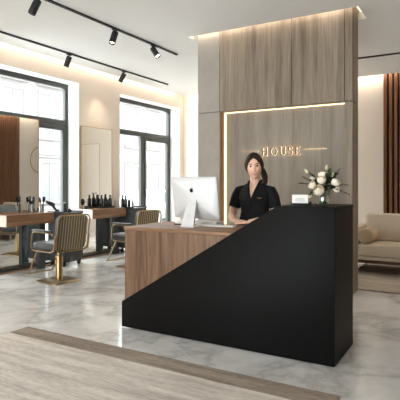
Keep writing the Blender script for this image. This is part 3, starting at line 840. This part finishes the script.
# ------------------------------------------------------------------ styling chairs
def styling_chair(label, loc, rz):
    t = thing('styling_chair', label, 'chair', loc, rz, 'charcoal and brass salon chairs')
    # base plate, rounded square, slightly domed
    b = MB(); lp = rrect(.47, .47, .09, 8); n = len(lp); rings = []
    for s_, z in ((1.0, 0.0), (1.0, .008), (.97, .014), (.6, .020), (.15, .026)):
        rings.append([b.bm.verts.new((x * s_, y * s_, z)) for x, y in lp])
    for A, B_ in zip(rings, rings[1:]):
        for j in range(n): b.bm.faces.new((A[j], A[(j + 1) % n], B_[(j + 1) % n], B_[j]))
    b.bm.faces.new(list(reversed(rings[0]))); b.bm.faces.new(rings[-1])
    b.build('base_plate', M['brass'], t)
    b = MB(); b.lathe([(0, .024), (.052, .024), (.052, .03), (.046, .034), (.046, .335), (.042, .345), (.026, .346), (.026, .418), (0, .418)], n=24); b.build('column', M['brass'], t)
    b = MB(); b.tube([(.04, .0, .30), (.10, .03, .29), (.17, .05, .265), (.20, .055, .262)], .008, 8); b.build('pump_lever', M['brass'], t)
    # seat
    b = MB(); b.box(-.245, .245, -.25, .23, .435, .535, .035, 4); b.build('seat', M['leather'], t)
    b = MB(); b.box(-.22, .22, -.22, .21, .418, .434, .004, 1); b.build('seat_pan', M['matte_black'], t)
    # back: tilted panel
    tl = Matrix.Translation((0, .235, .43)) @ Matrix.Rotation(math.radians(-9), 4, 'X')
    b = MB(); lp = [(x, z + .245) for x, z in rrect(.50, .48, .07, 7)]
    b.tube([tl @ Vector((x, .035, z)) for x, z in lp], .0095, 8, closed=True); bf = b.build('back_frame', M['brass'], t)
    b = MB(); b.prism([(x, z + .245) for x, z in rrect(.47, .45, .06, 5)], -.045, .022, 'y', .012); o = b.build('backrest', M['leather'], t); o.data.transform(tl)
    for i in range(11):
        x = -.205 + i * .041
        b = MB(); b.tube([tl @ Vector((x, .033, .012)), tl @ Vector((x, .036, .25)), tl @ Vector((x, .033, .478))], .0038, 6); b.build('back_rod', M['brass'], t)
    # arms
    for s_ in (-1, 1):
        x = s_ * .268
        b = MB(); b.tube([(x, .245, .64), (x, .20, .668), (x, .1, .672), (x, -.16, .672), (x, -.205, .66), (x, -.222, .62), (x, -.235, .48), (x, -.225, .438), (x, -.18, .425), (x, .2, .425), (x, .265, .45), (x, .30, .64)], .0105, 8)
        b.build('arm_frame', M['brass'], t)
        b = MB(); b.box(x - .027, x + .027, -.19, .20, .683, .708, .01, 3); b.build('arm_pad', M['leather'], t)
    # footrest
    b = MB(); b.tube([(-.19, -.20, .425), (-.19, -.30, .27), (-.19, -.40, .11), (-.185, -.44, .075), (-.15, -.455, .07), (.15, -.455, .07), (.185, -.44, .075), (.19, -.40, .11), (.19, -.30, .27), (.19, -.20, .425)], .0105, 8)
    b.build('footrest', M['brass'], t)
    return t
rz_c = math.atan2(-.99, -.13)
ch = styling_chair('charcoal and brass salon chair at the nearer styling table', (-4.91, 4.61, 0), rz_c)
dup(ch, (-4.70, 5.98, 0), rz_c, 'charcoal and brass salon chair at the far styling table, partly behind the desk')

# ------------------------------------------------------------------ sofas, rugs, ring lamp
def sofa(name, label, x0, x1, y0, ncush):
    t = thing(name, label, 'sofa', ((x0 + x1) / 2, y0 + .45, 0), group='pale linen sofas')
    y1 = y0 + .92
    b = MB(); b.box(x0, x1, y0 + .02, y1, .155, .20, .006, 1); b.build('rail', M['dark_wood'], t, True)
    for lx in (x0 + .12, x1 - .12):
        for ly in (y0 + .08, y1 - .08):
            b = MB(); b.cyl((lx, ly, 0), (lx, ly, .156), .012, 12, .014); b.build('leg', M['steel'], t, True)
    b = MB(); b.box(x0 + .01, x1 - .01, y0 + .01, y1 - .01, .201, .245, .012, 2); b.build('base', M['sofa'], t, True)
    p = (x1 - x0 - .30) / ncush
    for i in range(ncush):
        a = x0 + .15 + i * p
        b = MB(); b.box(a + .003, a + p - .003, y0, y1 - .22, .246, .425, .035, 4); b.build('seat_cushion', M['sofa'], t, True)
        b = MB(); b.box(-p / 2 + .003, p / 2 - .003, -.10, .10, 0, .43, .05, 4)
        o = b.build('back_cushion', M['sofa'], t); o.data.transform(Matrix.Translation(Vector((a + p / 2, y1 - .28, .41)) - t.location) @ Matrix.Rotation(math.radians(-10), 4, 'X'))
    for a in (x0, x1 - .14):
        b = MB(); b.box(a, a + .14, y0 + .15, y1 - .03, .246, .66, .04, 4); b.build('armrest', M['sofa'], t, True)
    b = MB(); b.box(x0 + .145, x1 - .145, y1 - .13, y1 - .01, .246, .66, .03, 3); b.build('back_frame', M['sofa'], t, True)
    return t
sf_ = sofa('sofa', 'long pale linen sofa on the lounge rug in front of the slatted panel', -1.69, .5, 7.12, 2); sf_.location.z = .0125
sofa('loveseat', 'short pale linen loveseat, seen only in the near mirror', -2.95, -1.70, 7.2, 2)
b = MB(); b.lathe([(0, -.25), (.08, -.25), (.105, -.235), (.112, -.20), (.112, .20), (.105, .235), (.08, .25), (0, .25)], n=28)
b2 = b.build('bolster_cushion', M['bolster']); b2.data.transform(Matrix.Rotation(math.radians(90), 4, 'X')); b2.location = (-1.43, 7.39, .5505); props(b2, 'beige bolster cushion lying against the arm of the long sofa', 'cushion')

def rug(name, label, x0, x1, y0, y1, border):
    t = thing(name, label, 'rug', ((x0 + x1) / 2, (y0 + y1) / 2, 0))
    if border:
        b = MB(); b.box(x0, x1, y1 - .20, y1, .0, .012, .003, 1); b.build('border', M['rug_edge'], t, True)
        b = MB(); b.box(x0, x1 - .03, y0, y1 - .201, .0, .012, .003, 1); b.build('field', M['rug_in'], t, True)
        b = MB(); b.box(x1 - .029, x1, y0, y1 - .201, .0, .012, .003, 1); b.build('side_border', M['rug_edge'], t, True)
    else:
        b = MB(); b.box(x0, x1, y0 + .021, y1, .0, .012, .003, 1); b.build('field', M['rug_back'], t, True)
        b = MB(); b.box(x0, x1, y0, y0 + .02, .0, .012, .003, 1); b.build('border', M['rug_edge'], t, True)
    return t
rug('entrance_rug', 'large streaked beige rug with brown border before the desk', -3.56, -.74, .3, 2.97, True)
rug('lounge_rug', 'streaked beige rug under the long sofa', -1.62, 1.4, 6.08, 8.3, False)

RL = thing('ring_lamp', 'slim gold ring lamp beside the loveseat, reflected in the near mirror', 'lamp', (-3.28, 7.72, 0))
b = MB(); b.lathe([(0, 0), (.13, 0), (.13, .012), (.012, .02), (0, .02)], n=28); b.build('base', M['gold'], RL)
b = MB(); b.cyl((0, 0, .018), (0, 0, 1.56), .011, 12); b.build('pole', M['gold'], RL)
b = MB(); b.tube(arc((0, 0, 1.86), .29, 0, 2 * PI * 47 / 48, 47), .011, 8, closed=True); b.build('ring', M['gold'], RL)

# ------------------------------------------------------------------ ceiling tracks and spotlights
def track(name, p0, p1, label):
    t = (Vector(p0) + Vector(p1)) / 2
    b = MB(); d = (Vector(p1) - Vector(p0)); w = .018
    if abs(d.y) > abs(d.x): b.box(p0[0] - w, p0[0] + w, p0[1], p1[1], HC - .022, HC - .0005, .002, 1)
    else: b.box(p0[0], p1[0], p0[1] - w, p0[1] + w, HC - .022, HC - .0005, .002, 1)
    o = b.build(name, M['matte_black']); recentre(o, (t.x, t.y, HC - .022)); props(o, label, 'light track', 'black ceiling light tracks'); return o
track('light_track', (-4.12, .5, 0), (-4.12, 6.31, 0), 'black light track with three spotlights across the open floor ceiling')
track('light_track', (-5.53, .5, 0), (-5.53, 8.13, 0), 'black light track with two spotlights, closest to the windows')
track('light_track', (-2.2, 7.98, 0), (3.0, 7.98, 0), 'black light track over the long sofa')
def spot_head(label, x, y, aim, power, ln=.165, r=.042):
    t = thing('track_spotlight', label, 'spotlight', (x, y, HC - .022), group='black track spotlights')
    a = Vector(aim).normalized()
    b = MB(); b.box(-.02, .02, -.045, .045, -.016, -.0005, .003, 1); b.build('adapter', M['matte_black'], t)
    piv = Vector((0, 0, -.055))
    b = MB(); b.cyl((0, 0, -.016), piv, .009, 10); b.build('stem', M['matte_black'], t)
    q = Vector((0, 0, -1)).rotation_difference(a).to_matrix().to_4x4(); T = Matrix.Translation(piv) @ q
    b = MB(); b.lathe([(0, .02), (r * .96, .02), (r, .014), (r, -ln + .02), (r * .93, -ln + .016), (r * .86, -ln + .02), (r * .8, -ln + .045), (0, -ln + .045)], n=24)
    o = b.build('housing', M['matte_black'], t); o.data.transform(T)
    b = MB(); b.lathe([(0, -ln + .042), (r * .74, -ln + .042), (r * .74, -ln + .038), (0, -ln + .036)], n=20)
    o = b.build('lens', M['lens'], t); o.data.transform(T)
    l = bpy.data.lights.new('spot_beam', 'SPOT'); l.energy = power; l.color = (1, .86, .68); l.spot_size = math.radians(70); l.spot_blend = 1.0; l.shadow_soft_size = .03
    lo = bpy.data.objects.new('spot_beam', l); COL.objects.link(lo)
    pos = Vector(t.location) + T @ Vector((0, 0, -ln - .01)); lo.location = pos
    lo.rotation_euler = a.to_track_quat('-Z', 'Y').to_euler()
spot_head('black track spotlight farthest from the grey partition on the three-lamp track', -4.12, 3.56, (-.28, -.28, -.9), 25)
spot_head('black track spotlight with lit lens, middle one of the three-lamp track', -4.12, 4.83, (-.05, -.34, -.9), 25)
spot_head('black track spotlight with lit lens nearest the grey partition', -4.12, 5.68, (.60, -.05, -.8), 25)
spot_head('black track spotlight above the nearer window', -5.53, 5.40, (-.34, -.1, -.9), 18)
spot_head('black track spotlight above the wall between the windows', -5.53, 6.73, (-.5, -.12, -.85), 18)

spot_head('added unseen black track spotlight brightening the long sofa', -.2, 7.98, (-.45, -.25, -.9), 60)  # added lamp outside the view, fill for the sofa side
# ------------------------------------------------------------------ outside
b = MB(); b.box(-17.2, XO - .01, 4, 32, -.65, -.45); struct('street', b, M['street'])
BX = -16.5
F = thing('townhouse', 'bright white classical townhouse across the street outside the windows', 'building', (BX - 1, 18, -.45))
b = MB(); b.box(BX - 2, BX, 8, 31, -.45, 6.9); b.build('wall', M['facade'], F, True)
for z0, z1, pr in ((.15, .3, .06), (2.55, 2.8, .14), (6.3, 6.6, .2)):
    b = MB(); b.box(BX + .001, BX + pr, 8, 31, z0, z1, .02, 2); b.box(BX + .001, BX + pr * .5, 8, 31, z0 - .1, z0 - .01); b.build('cornice', M['facade_trim'], F, True)
for fl, (z0, z1) in enumerate(((.55, 2.2), (3.35, 5.2))):
    y = 9.1
    while y < 30:
        wf = MB(); hw = .5
        wf.box(BX + .001, BX + .07, y - hw - .16, y - hw, z0 - .02, z1 + .16, .01, 1); wf.box(BX + .001, BX + .07, y + hw, y + hw + .16, z0 - .02, z1 + .16, .01, 1); wf.box(BX + .001, BX + .07, y - hw, y + hw, z1, z1 + .16, .01, 1)
        wf.box(BX + .001, BX + .12, y - hw - .2, y + hw + .2, z0 - .14, z0 - .021, .01, 1)
        if fl: wf.box(BX + .001, BX + .2, y - hw - .26, y + hw + .26, z1 + .34, z1 + .46, .02, 1)
        wf.box(BX + .004, BX + .045, y - .03, y + .03, z0, z1); wf.box(BX + .004, BX + .04, y - hw, y + hw, z0 + (z1 - z0) * .68, z0 + (z1 - z0) * .68 + .05)
        fo = wf.build('window_surround', M['facade_trim'], F, True)
        pb = MB(); pb.box(BX + .002, BX + .02, y - hw + .002, y + hw - .002, z0 - .018, z1 - .002); pn = pb.build('glass', M['facade_pane'], fo); pn.data.transform(Matrix.Translation(-F.location))
        y += 1.95
CA = thing('parked_car', 'silver hatchback parked across the street, outside the far window', 'car', (-12.3, 17.4, -.45), PI / 2)
prof = [(-2.0, .28), (2.0, .28), (2.08, .55), (2.0, .82), (1.25, .92), (.75, 1.36), (.3, 1.46), (-.9, 1.46), (-1.55, 1.30), (-1.95, .95), (-2.08, .6)]
b = MB(); b.prism(prof, -.84, .84, 'y', .07); b.build('body', M['car'], CA)
for s_ in (-1, 1):
    b = MB(); y = s_ * .845
    b.prism([(1.1, .95), (.68, 1.34), (.26, 1.38), (.2, .95)], min(y, y - s_ * .02), max(y, y - s_ * .02), 'y'); b.prism([(.1, .95), (.14, 1.38), (-.85, 1.38), (-1.4, 1.22), (-1.5, .95)], min(y, y - s_ * .02), max(y, y - s_ * .02), 'y')
    b.build('side_window', M['car_glass'], CA)
    for x in (-1.3, 1.3):
        b = MB(); b.cyl((x, s_ * .66, .32), (x, s_ * .87, .32), .32, 24); w_ = b.build('wheel', M['tyre'], CA)
        b = MB(); b.cyl((x, s_ * .871, .32), (x, s_ * .885, .32), .2, 20); b.build('hubcap', M['steel'], w_)

# ------------------------------------------------------------------ receptionist
exec_person = True
def evaluated(o):
    dg = bpy.context.evaluated_depsgraph_get(); ev = o.evaluated_get(dg)
    return bpy.data.meshes.new_from_object(ev)
def remesh(b, name, vox, smooth_it=3, fac=.5):
    bmesh.ops.recalc_face_normals(b.bm, faces=b.bm.faces)
    me = bpy.data.meshes.new(name + '_raw'); b.bm.to_mesh(me); b.bm.free()
    o = bpy.data.objects.new(name, me); COL.objects.link(o)
    m1 = o.modifiers.new('r', 'REMESH'); m1.mode = 'VOXEL'; m1.voxel_size = vox
    m2 = o.modifiers.new('s', 'SMOOTH'); m2.factor = fac; m2.iterations = smooth_it
    out = evaluated(o); bpy.data.objects.remove(o); bpy.data.meshes.remove(me)
    out.name = name
    return out
def mesh_obj(name, me, m, parent):
    me.materials.clear(); me.materials.append(m)
    me.polygons.foreach_set('use_smooth', [True] * len(me.polygons))
    o = bpy.data.objects.new(name, me); COL.objects.link(o); o.parent = parent
    return o
def g3(p, c, s):
    return math.exp(-sum(((p[i] - c[i]) / s[i]) ** 2 for i in range(3)))

HEADC = Vector((0, -.018, 1.478))
HEADR = Matrix.Translation(HEADC) @ Matrix.Rotation(math.radians(12), 4, 'Z') @ Matrix.Rotation(math.radians(-4), 4, 'Y') @ Matrix.Rotation(math.radians(2), 4, 'X') @ Matrix.Scale(1.05, 4)
def head_point(n):
    # n: unit direction; x side, -y front, z up.  returns a point of the skin in head space
    x, y, z = n
    p = Vector((x * .073, y * .092, z * .118))
    zz = p.z
    if zz < 0:
        k = min(1, -zz / .118)
        p.x *= 1 - .36 * k ** 1.7
        if y > 0: p.y *= 1 - .55 * k ** 1.3
        else: p.y = p.y * (1 - .05 * k) - .018 * k ** 1.5 * max(0, -y)
    if y < 0: p.x *= 1 + .03 * (-y)
    f = 1.0 if y < 0 else 0.0
    if f:
        dy = 0
        dy -= .020 * g3(p, (0, -.095, -.028), (.010, .06, .015))      # nose tip
        dy -= .009 * g3(p, (0, -.095, -.005), (.008, .06, .022))      # bridge
        dy -= .006 * (g3(p, (.013, -.09, -.034), (.008, .06, .008)) + g3(p, (-.013, -.09, -.034), (.008, .06, .008)))
        dy += .011 * (g3(p, (.031, -.085, .006), (.017, .06, .012)) + g3(p, (-.031, -.085, .006), (.017, .06, .012)))
        dy -= .005 * (g3(p, (.03, -.08, .027), (.022, .06, .008)) + g3(p, (-.03, -.08, .027), (.022, .06, .008)))
        dy -= .006 * (g3(p, (.040, -.07, -.026), (.016, .06, .018)) + g3(p, (-.040, -.07, -.026), (.016, .06, .018)))
        dy -= .006 * g3(p, (0, -.09, -.060), (.022, .06, .012))
        dy += .004 * g3(p, (0, -.09, -.080), (.018, .06, .006))
        dy -= .008 * g3(p, (0, -.09, -.104), (.018, .06, .014))
        p.y += dy
    return p
def sphere_dirs(u, v):
    for j in range(v + 1):
        el = -PI / 2 + PI * j / v
        yield [Vector((math.cos(el) * math.sin(2 * PI * i / u), -math.cos(el) * math.cos(2 * PI * i / u), math.sin(el))) for i in range(u)]
def head_mesh(b, scale=1.0):
    rows = list(sphere_dirs(72, 56)); R = []
    for j, row in enumerate(rows):
        if j in (0, 56): R.append([b.bm.verts.new(HEADR @ head_point(row[0]))])
        else: R.append([b.bm.verts.new(HEADR @ head_point(n)) for n in row])
    for j in range(56):
        A, B_ = R[j], R[j + 1]
        for i in range(72):
            k = (i + 1) % 72
            if len(A) == 1: b.bm.faces.new((A[0], B_[k], B_[i]))
            elif len(B_) == 1: b.bm.faces.new((A[i], A[k], B_[0]))
            else: b.bm.faces.new((A[i], A[k], B_[k], B_[i]))

W = thing('person', 'woman in a black short-sleeved tunic smiling behind the desk, hands folded', 'person', (-1.925, 4.36, 0), math.radians(9))
TORSO = [(.80, .160, .108, .0), (.88, .163, .112, .0), (.96, .142, .100, .0), (1.04, .126, .092, .0), (1.10, .133, .098, -.004), (1.155, .142, .112, -.010), (1.20, .146, .108, -.006), (1.235, .150, .092, .004), (1.265, .142, .074, .010), (1.290, .112, .060, .014), (1.312, .082, .052, .016), (1.332, .056, .048, .016)]
def loft_z(b, secs, grow=0.0, n=32):
    rings = []
    for z, rx, ry, cy in secs:
        rings.append([b.bm.verts.new((( rx + grow) * math.cos(2 * PI * i / n), cy + (ry + grow) * math.sin(2 * PI * i / n), z)) for i in range(n)])
    for A, B_ in zip(rings, rings[1:]):
        for i in range(n): b.bm.faces.new((A[i], A[(i + 1) % n], B_[(i + 1) % n], B_[i]))
    b.bm.faces.new(list(reversed(rings[0]))); b.bm.faces.new(rings[-1])
ARM_R = [Vector(p) for p in ((-.110, .012, 1.245), (-.160, .010, 1.232), (-.186, .004, 1.185), (-.208, -.002, 1.10), (-.224, -.012, 1.015), (-.222, -.05, .985), (-.178, -.16, .970), (-.140, -.245, .963))]
ARM_L = [Vector(p) for p in ((.110, .012, 1.245), (.160, .010, 1.232), (.186, .004, 1.185), (.206, -.004, 1.10), (.216, -.02, 1.015), (.200, -.055, .985), (.105, -.17, .965), (.018, -.262, .952))]
ARM_W = [.045, .048, .046, .043, .039, .040, .036, .026]
def finger(b, p, dirs, lens, r0):
    pts = [Vector(p)]; rs = [r0 * 1.02]
    for d, l in zip(dirs, lens):
        d = Vector(d).normalized(); pts.append(pts[-1] + d * l * .5); pts.append(pts[-1] + d * l * .5); rs += [r0 * .98, r0 * .92]; r0 *= .9
    rs[-1] *= .72
    b.tube(pts, rs, 10)
def hand(b, wrist, fwd, side, down, thumb_sign, curl):
    """palm from the wrist along fwd; side points to the index side; down is the palm normal"""
    fwd, side, down = (Vector(v).normalized() for v in (fwd, side, down))
    w = Vector(wrist)
    b.tube([w - fwd * .01, w + fwd * .02, w + fwd * .05, w + fwd * .078], [(.026, .020), (.033, .016), (.038, .015), (.036, .012)], 14, up=side)
    for k, (off, ln) in enumerate(((.027, .068), (.0095, .076), (-.0085, .070), (-.026, .055))):
        r0 = w + fwd * (.072 - .004 * abs(k - 1)) + side * off
        d0 = fwd + side * off * 2.0 + down * curl * .4; d1 = fwd + side * off * 1.0 + down * curl * 1.3; d2 = fwd + down * curl * 2.2
        finger(b, r0, (d0, d1, d2), (ln * .45, ln * .32, ln * .23), .0085 if k < 3 else .0075)
    finger(b, w + fwd * .022 + side * .026 + down * .004, (fwd * .7 + side * .75, fwd + side * .25, fwd + side * .05), (.034, .028, .022), .0098)
b = MB()
loft_z(b, TORSO)
b.tube([(0, .020, 1.27), (0, .014, 1.33), (0, .002, 1.385), (0, -.006, 1.43)], [.062, .052, .049, .052], 20)
head_mesh(b)
for s_ in (-1, 1):   # ears
    b.ball(HEADR @ Vector((s_ * .074, .012, -.008)), .008, .018, .030, 12, 10, HEADR.to_3x3().to_4x4() @ Matrix.Rotation(s_ * .3, 4, 'Z'))
for A in (ARM_R, ARM_L): b.tube(A, ARM_W, 16)
hand(b, ARM_R[-1], (.80, -.60, -.02), (.55, .80, .1), (0, 0, -1), 1, .32)
hand(b, ARM_L[-1], (-.90, -.42, -.06), (-.40, .88, .05), (0, 0, -1), 1, .10)
for s_ in (-1, 1):   # legs
    b.tube([(s_ * .085, 0, .84), (s_ * .088, 0, .70), (s_ * .088, -.004, .50), (s_ * .086, .0, .44), (s_ * .085, .012, .30), (s_ * .084, .012, .10), (s_ * .084, .01, .05)], [.088, .082, .058, .055, .052, .036, .036], 18)
    b.tube([(s_ * .085, .045, .04), (s_ * .086, -.02, .045), (s_ * .09, -.10, .03), (s_ * .092, -.16, .022)], [.032, .036, .034, .018], 12, flat=1.1)
me = remesh(b, 'body', .004, 3, .4)
body = mesh_obj('body', me, M['skin'], W)

# tunic
b = MB()
loft_z(b, [(.70, .178, .128, .0)] + TORSO[:-1] + [(1.322, .070, .050, .016)], .012)
for A in (ARM_R, ARM_L):
    pts = A[:3] + [A[3] * .75 + A[4] * .25]; b.tube(pts, [.056, .060, .058, .060], 18)
me = remesh(b, 'tunic', .005, 6, .5)
bm = bmesh.new(); bm.from_mesh(me)
VB = 1.135; VT = 1.34
dead = [f for f in bm.faces if (lambda c: (c.z > 1.318 and abs(c.x) < .075) or (c.y < .0 and c.z > VB and abs(c.x + .004) < (c.z - VB) * .30))(f.calc_center_median())]
bmesh.ops.delete(bm, geom=dead, context='FACES')
for v in bm.verts:   # soft folds
    k = mnoise.noise(Vector((v.co.x * 14, v.co.y * 14, v.co.z * 5))); v.co += v.normal * k * .004
bm.to_mesh(me); bm.free()
tunic = mesh_obj('tunic', me, M['cloth'], W)
so = tunic.modifiers.new('thick', 'SOLIDIFY'); so.thickness = .003; so.offset = -1
# collar and wrap front edge, following the front of the chest
def chest_y(x, z):
    s = TORSO
    for (a, b_) in zip(s, s[1:]):
        if a[0] <= z <= b_[0]:
            t_ = (z - a[0]) / (b_[0] - a[0]); rx = a[1] + (b_[1] - a[1]) * t_ + .014; ry = a[2] + (b_[2] - a[2]) * t_ + .014; cy = a[3] + (b_[3] - a[3]) * t_
            return cy - ry * math.sqrt(max(.02, 1 - (x / rx) ** 2))
    return -.05
def band(path, w, th, b):
    b.tube(path, [(w, th)] * len(path), 10)
for s_ in (-1, 1):
    b = MB(); path = []
    for i in range(9):
        z = 1.075 + (1.298 - 1.075) * i / 8 if s_ > 0 else VB - .005 + (1.298 - VB + .005) * i / 8
        x = s_ * ((z - VB) * .30) - .004
        path.append(Vector((x, chest_y(x, z) - .004, z)))
    path += [Vector((s_ * .056, -.028, 1.322)), Vector((s_ * .058, .0, 1.338)), Vector((s_ * .052, .035, 1.350)), Vector((s_ * .02, .064, 1.352)), Vector((0, .068, 1.352))]
    rr = [(.011, .006)] * 9 + [(.014, .006), (.016, .006), (.018, .006), (.018, .006), (.018, .006)]
    b.tube(path, rr, 10, up=(s_ * 1.0, 0, .3))
    b.build('collar', M['cloth'], W)
b = MB(); cy_ = chest_y(.075, 1.175); b.box(-.02, .02, -.002, .002, -.006, .006, .001, 1)
o = b.build('name_badge', M['brass'], W); o.data.transform(Matrix.Translation((.078, cy_ - .006, 1.175)) @ Matrix.Rotation(.35, 4, 'Z') @ Matrix.Rotation(-.1, 4, 'X'))
o['label'] = 'small gold name badge'
# trousers and shoes
b = MB()
for s_ in (-1, 1): b.tube([(s_ * .085, 0, .86), (s_ * .090, 0, .70), (s_ * .090, -.002, .48), (s_ * .088, .006, .25), (s_ * .086, .008, .07)], [.098, .095, .075, .064, .058], 18)
loft_z(b, TORSO[:2], .010)
me = remesh(b, 'trousers', .008, 4, .5); mesh_obj('trousers', me, M['cloth'], W)
for s_ in (-1, 1):
    b = MB(); b.tube([(s_ * .085, .075, .036), (s_ * .086, .03, .044), (s_ * .087, -.04, .046), (s_ * .09, -.12, .036), (s_ * .092, -.185, .028), (s_ * .092, -.20, .026)], [.028, .042, .044, .044, .034, .012], 14, flat=1.05)
    o = b.build('shoe', M['matte_black'], W)
    zmin = min(v.co.z for v in o.data.vertices); o.data.transform(Matrix.Translation((0, 0, -zmin + .001)))
# face details
def on_face(x, z, off=0.0):
    # find direction whose head_point has this x,z in front
    nx, nz = x / .073, z / .118
    for _ in range(12):
        ny = -math.sqrt(max(.0004, 1 - nx * nx - nz * nz)); p = head_point((nx, ny, nz))
        nx += (x - p.x) / .073; nz += (z - p.z) / .118
        l_ = math.hypot(nx, nz)
        if l_ > .999: nx, nz = nx / l_ * .999, nz / l_ * .999
    return HEADR @ (p + Vector((0, -off, 0)))
HQ = HEADR.to_3x3().to_4x4()
for s_ in (-1, 1):
    c = on_face(s_ * .030, .004, -.0065)
    b = MB(); b.ball(c, .0125, .0115, .0082, 16, 12, HQ); e = b.build('eye', M['eye'], W)
    b = MB(); b.ball(c + HQ @ Vector((.001, -.0085, 0)), .0075, .004, .0075, 14, 10, HQ); b.build('iris', M['iris'], e)
    b = MB(); b.tube([on_face(s_ * (.0165 + .0265 * k / 6), .004 + .0085 * math.sin(PI * (k + .4) / 7.2), .0015) for k in range(7)], [.0016, .0026, .003, .0032, .0032, .0028, .0016], 6); b.build('eyelash', M['brow'], W)
    b = MB(); b.tube([on_face(s_ * (.013 + .036 * k / 6), .0235 + .0065 * math.sin(PI * (k + .6) / 8), .001) for k in range(7)], [.002, .0032, .0036, .0036, .003, .0024, .0012], 6); b.build('eyebrow', M['brow'], W)
def lip_path(z_off, bow, n=9, half=.0275):
    return [on_face(-half + 2 * half * k / (n - 1), z_off + .0095 * (2 * abs(k / (n - 1) - .5)) ** 2 + bow * math.sin(PI * k / (n - 1)), .001) for k in range(n)]
b = MB(); b.tube(lip_path(-.0595, .0035), [.0008, .0022, .003, .0033, .003, .0033, .003, .0022, .0008], 8); b.build('upper_lip', M['lip'], W)
b = MB(); b.tube(lip_path(-.0625, -.0085), [.0008, .0026, .0036, .0042, .0044, .0042, .0036, .0026, .0008], 8); b.build('lower_lip', M['lip'], W)
b = MB(); b.tube(lip_path(-.0612, -.002, 9, .020), [.0008, .0022, .0030, .0034, .0034, .0034, .003, .0022, .0008], 8); b.build('teeth', M['teeth'], W)
# hair: swept back cap and pony tail
def hair_line(az):
    a = abs(az)
    pts = [(0, .74), (.25, .66), (.5, .50), (.75, .26), (.95, .0), (1.15, -.25), (1.4, -.42), (1.7, -.46), (2.2, -.62), (PI, -.70)]
    for (a0, e0), (a1, e1) in zip(pts, pts[1:]):
        if a0 <= a <= a1: return e0 + (e1 - e0) * (a - a0) / (a1 - a0)
    return -.7
b = MB(); NU, NV = 96, 40; grid = []
for j in range(NV + 1):
    row = []
    for i in range(NU):
        az = -PI + 2 * PI * i / NU; e0 = hair_line(az); el = e0 + (PI / 2 - e0) * (j / NV)
        n = Vector((math.cos(el) * math.sin(az), -math.cos(el) * math.cos(az), math.sin(el)))
        p = head_point(n); lift = .0015 + .0165 * min(1, j / 11) ** .6
        if abs(az) < .9: lift += .004 * math.exp(-((az + .1) / .5) ** 2) * min(1, j / 8) - .004 * math.exp(-((az + .12) / .05) ** 2) * min(1, j / 5)
        lift += .0012 * math.sin(az * 26 + el * 3)
        d = n.copy(); d.y *= .8
        row.append(b.bm.verts.new(HEADR @ (p + d.normalized() * lift)))
    grid.append(row)
for j in range(NV):
    for i in range(NU):
        k = (i + 1) % NU
        if j == NV - 1: pass
        b.bm.faces.new((grid[j][i], grid[j][k], grid[j + 1][k], grid[j + 1][i]))
bmesh.ops.remove_doubles(b.bm, verts=grid[NV], dist=.0005)
hair = b.build('hair', M['hair'], W, angle=80)
so = hair.modifiers.new('thick', 'SOLIDIFY'); so.thickness = .006; so.offset = -1
b = MB()
pp = [HEADR @ Vector((.0, .088, .03)), HEADR @ Vector((.02, .118, .015)), Vector((.055, .10, 1.44)), Vector((.084, .065, 1.385)), Vector((.094, .035, 1.335)), Vector((.092, .012, 1.285)), Vector((.086, .0, 1.25))]
b.tube(pp, [.022, .028, .032, .031, .027, .018, .005], 14)
b.build('ponytail', M['hair'], hair, angle=80)

# ------------------------------------------------------------------ lights
world = bpy.data.worlds.new('overcast'); SC.world = world; world.use_nodes = True
bg = world.node_tree.nodes['Background']; bg.inputs['Color'].default_value = (.93, .97, 1.0, 1); bg.inputs['Strength'].default_value = 11.0
def portal(name, loc, target, sx, sy):
    o = area(name, loc, target, sx, sy, 1.0); o.data.cycles.is_portal = True
    return o
for y0, y1 in (W1, W2): portal('daylight_portal', (XO - .02, (y0 + y1) / 2, WTOP / 2), (0, (y0 + y1) / 2, WTOP / 2), WTOP, y1 - y0)
portal('daylight_portal', (-2.9, YF - .22, 1.47), (-2.9, 0, 1.47), 4.6, 2.95)
# cove lamps: long warm strips lying above the edge of the dropped ceiling
def cove(name, loc, target, sx, sy, power):
    return area(name, loc, target, sx, sy, power, LW)
a = cove('cove_lamp_left', (-5.99, 3.2, HC + .10), (-6.1, 3.2, HC - .05), 12.0, .05, 25)
a.rotation_euler = (0, 0, 0); a.data.size, a.data.size_y = .06, 12.2; a.rotation_euler = (0, math.radians(32), 0)
a = cove('cove_lamp_back', (-1.2, 9.48, HC + .10), (-1.2, 9.6, HC - .05), 9.4, .06, 42)
a.data.size, a.data.size_y = 9.4, .06; a.rotation_euler = (math.radians(32), 0, 0)
a = cove('cove_lamp_partition', (-2.4, 5.705, HC + .07), (-2.4, 5.75, HC - .1), 2.3, .05, 4)
a.data.size, a.data.size_y = 2.25, .04; a.rotation_euler = (math.radians(20), 0, 0)

# ------------------------------------------------------------------ camera and view
cam = bpy.data.cameras.new('camera'); co = bpy.data.objects.new('camera', cam); COL.objects.link(co)
co.location = (0, 0, 1.32); co.rotation_euler = (PI / 2, 0, math.radians(30.37))
cam.sensor_width = 36; cam.lens = 478 / 400 * 36; cam.shift_y = -17 / 400; cam.clip_start = .05
SC.camera = co
vs = SC.view_settings; vs.view_transform = 'Standard'; vs.look = 'None'; vs.exposure = 0.1; vs.gamma = 1.0; vs.use_curve_mapping = False
SC.cycles.max_bounces = 14; SC.cycles.diffuse_bounces = 7; SC.cycles.glossy_bounces = 6; SC.cycles.transparent_max_bounces = 12
SC.cycles.sample_clamp_indirect = 8
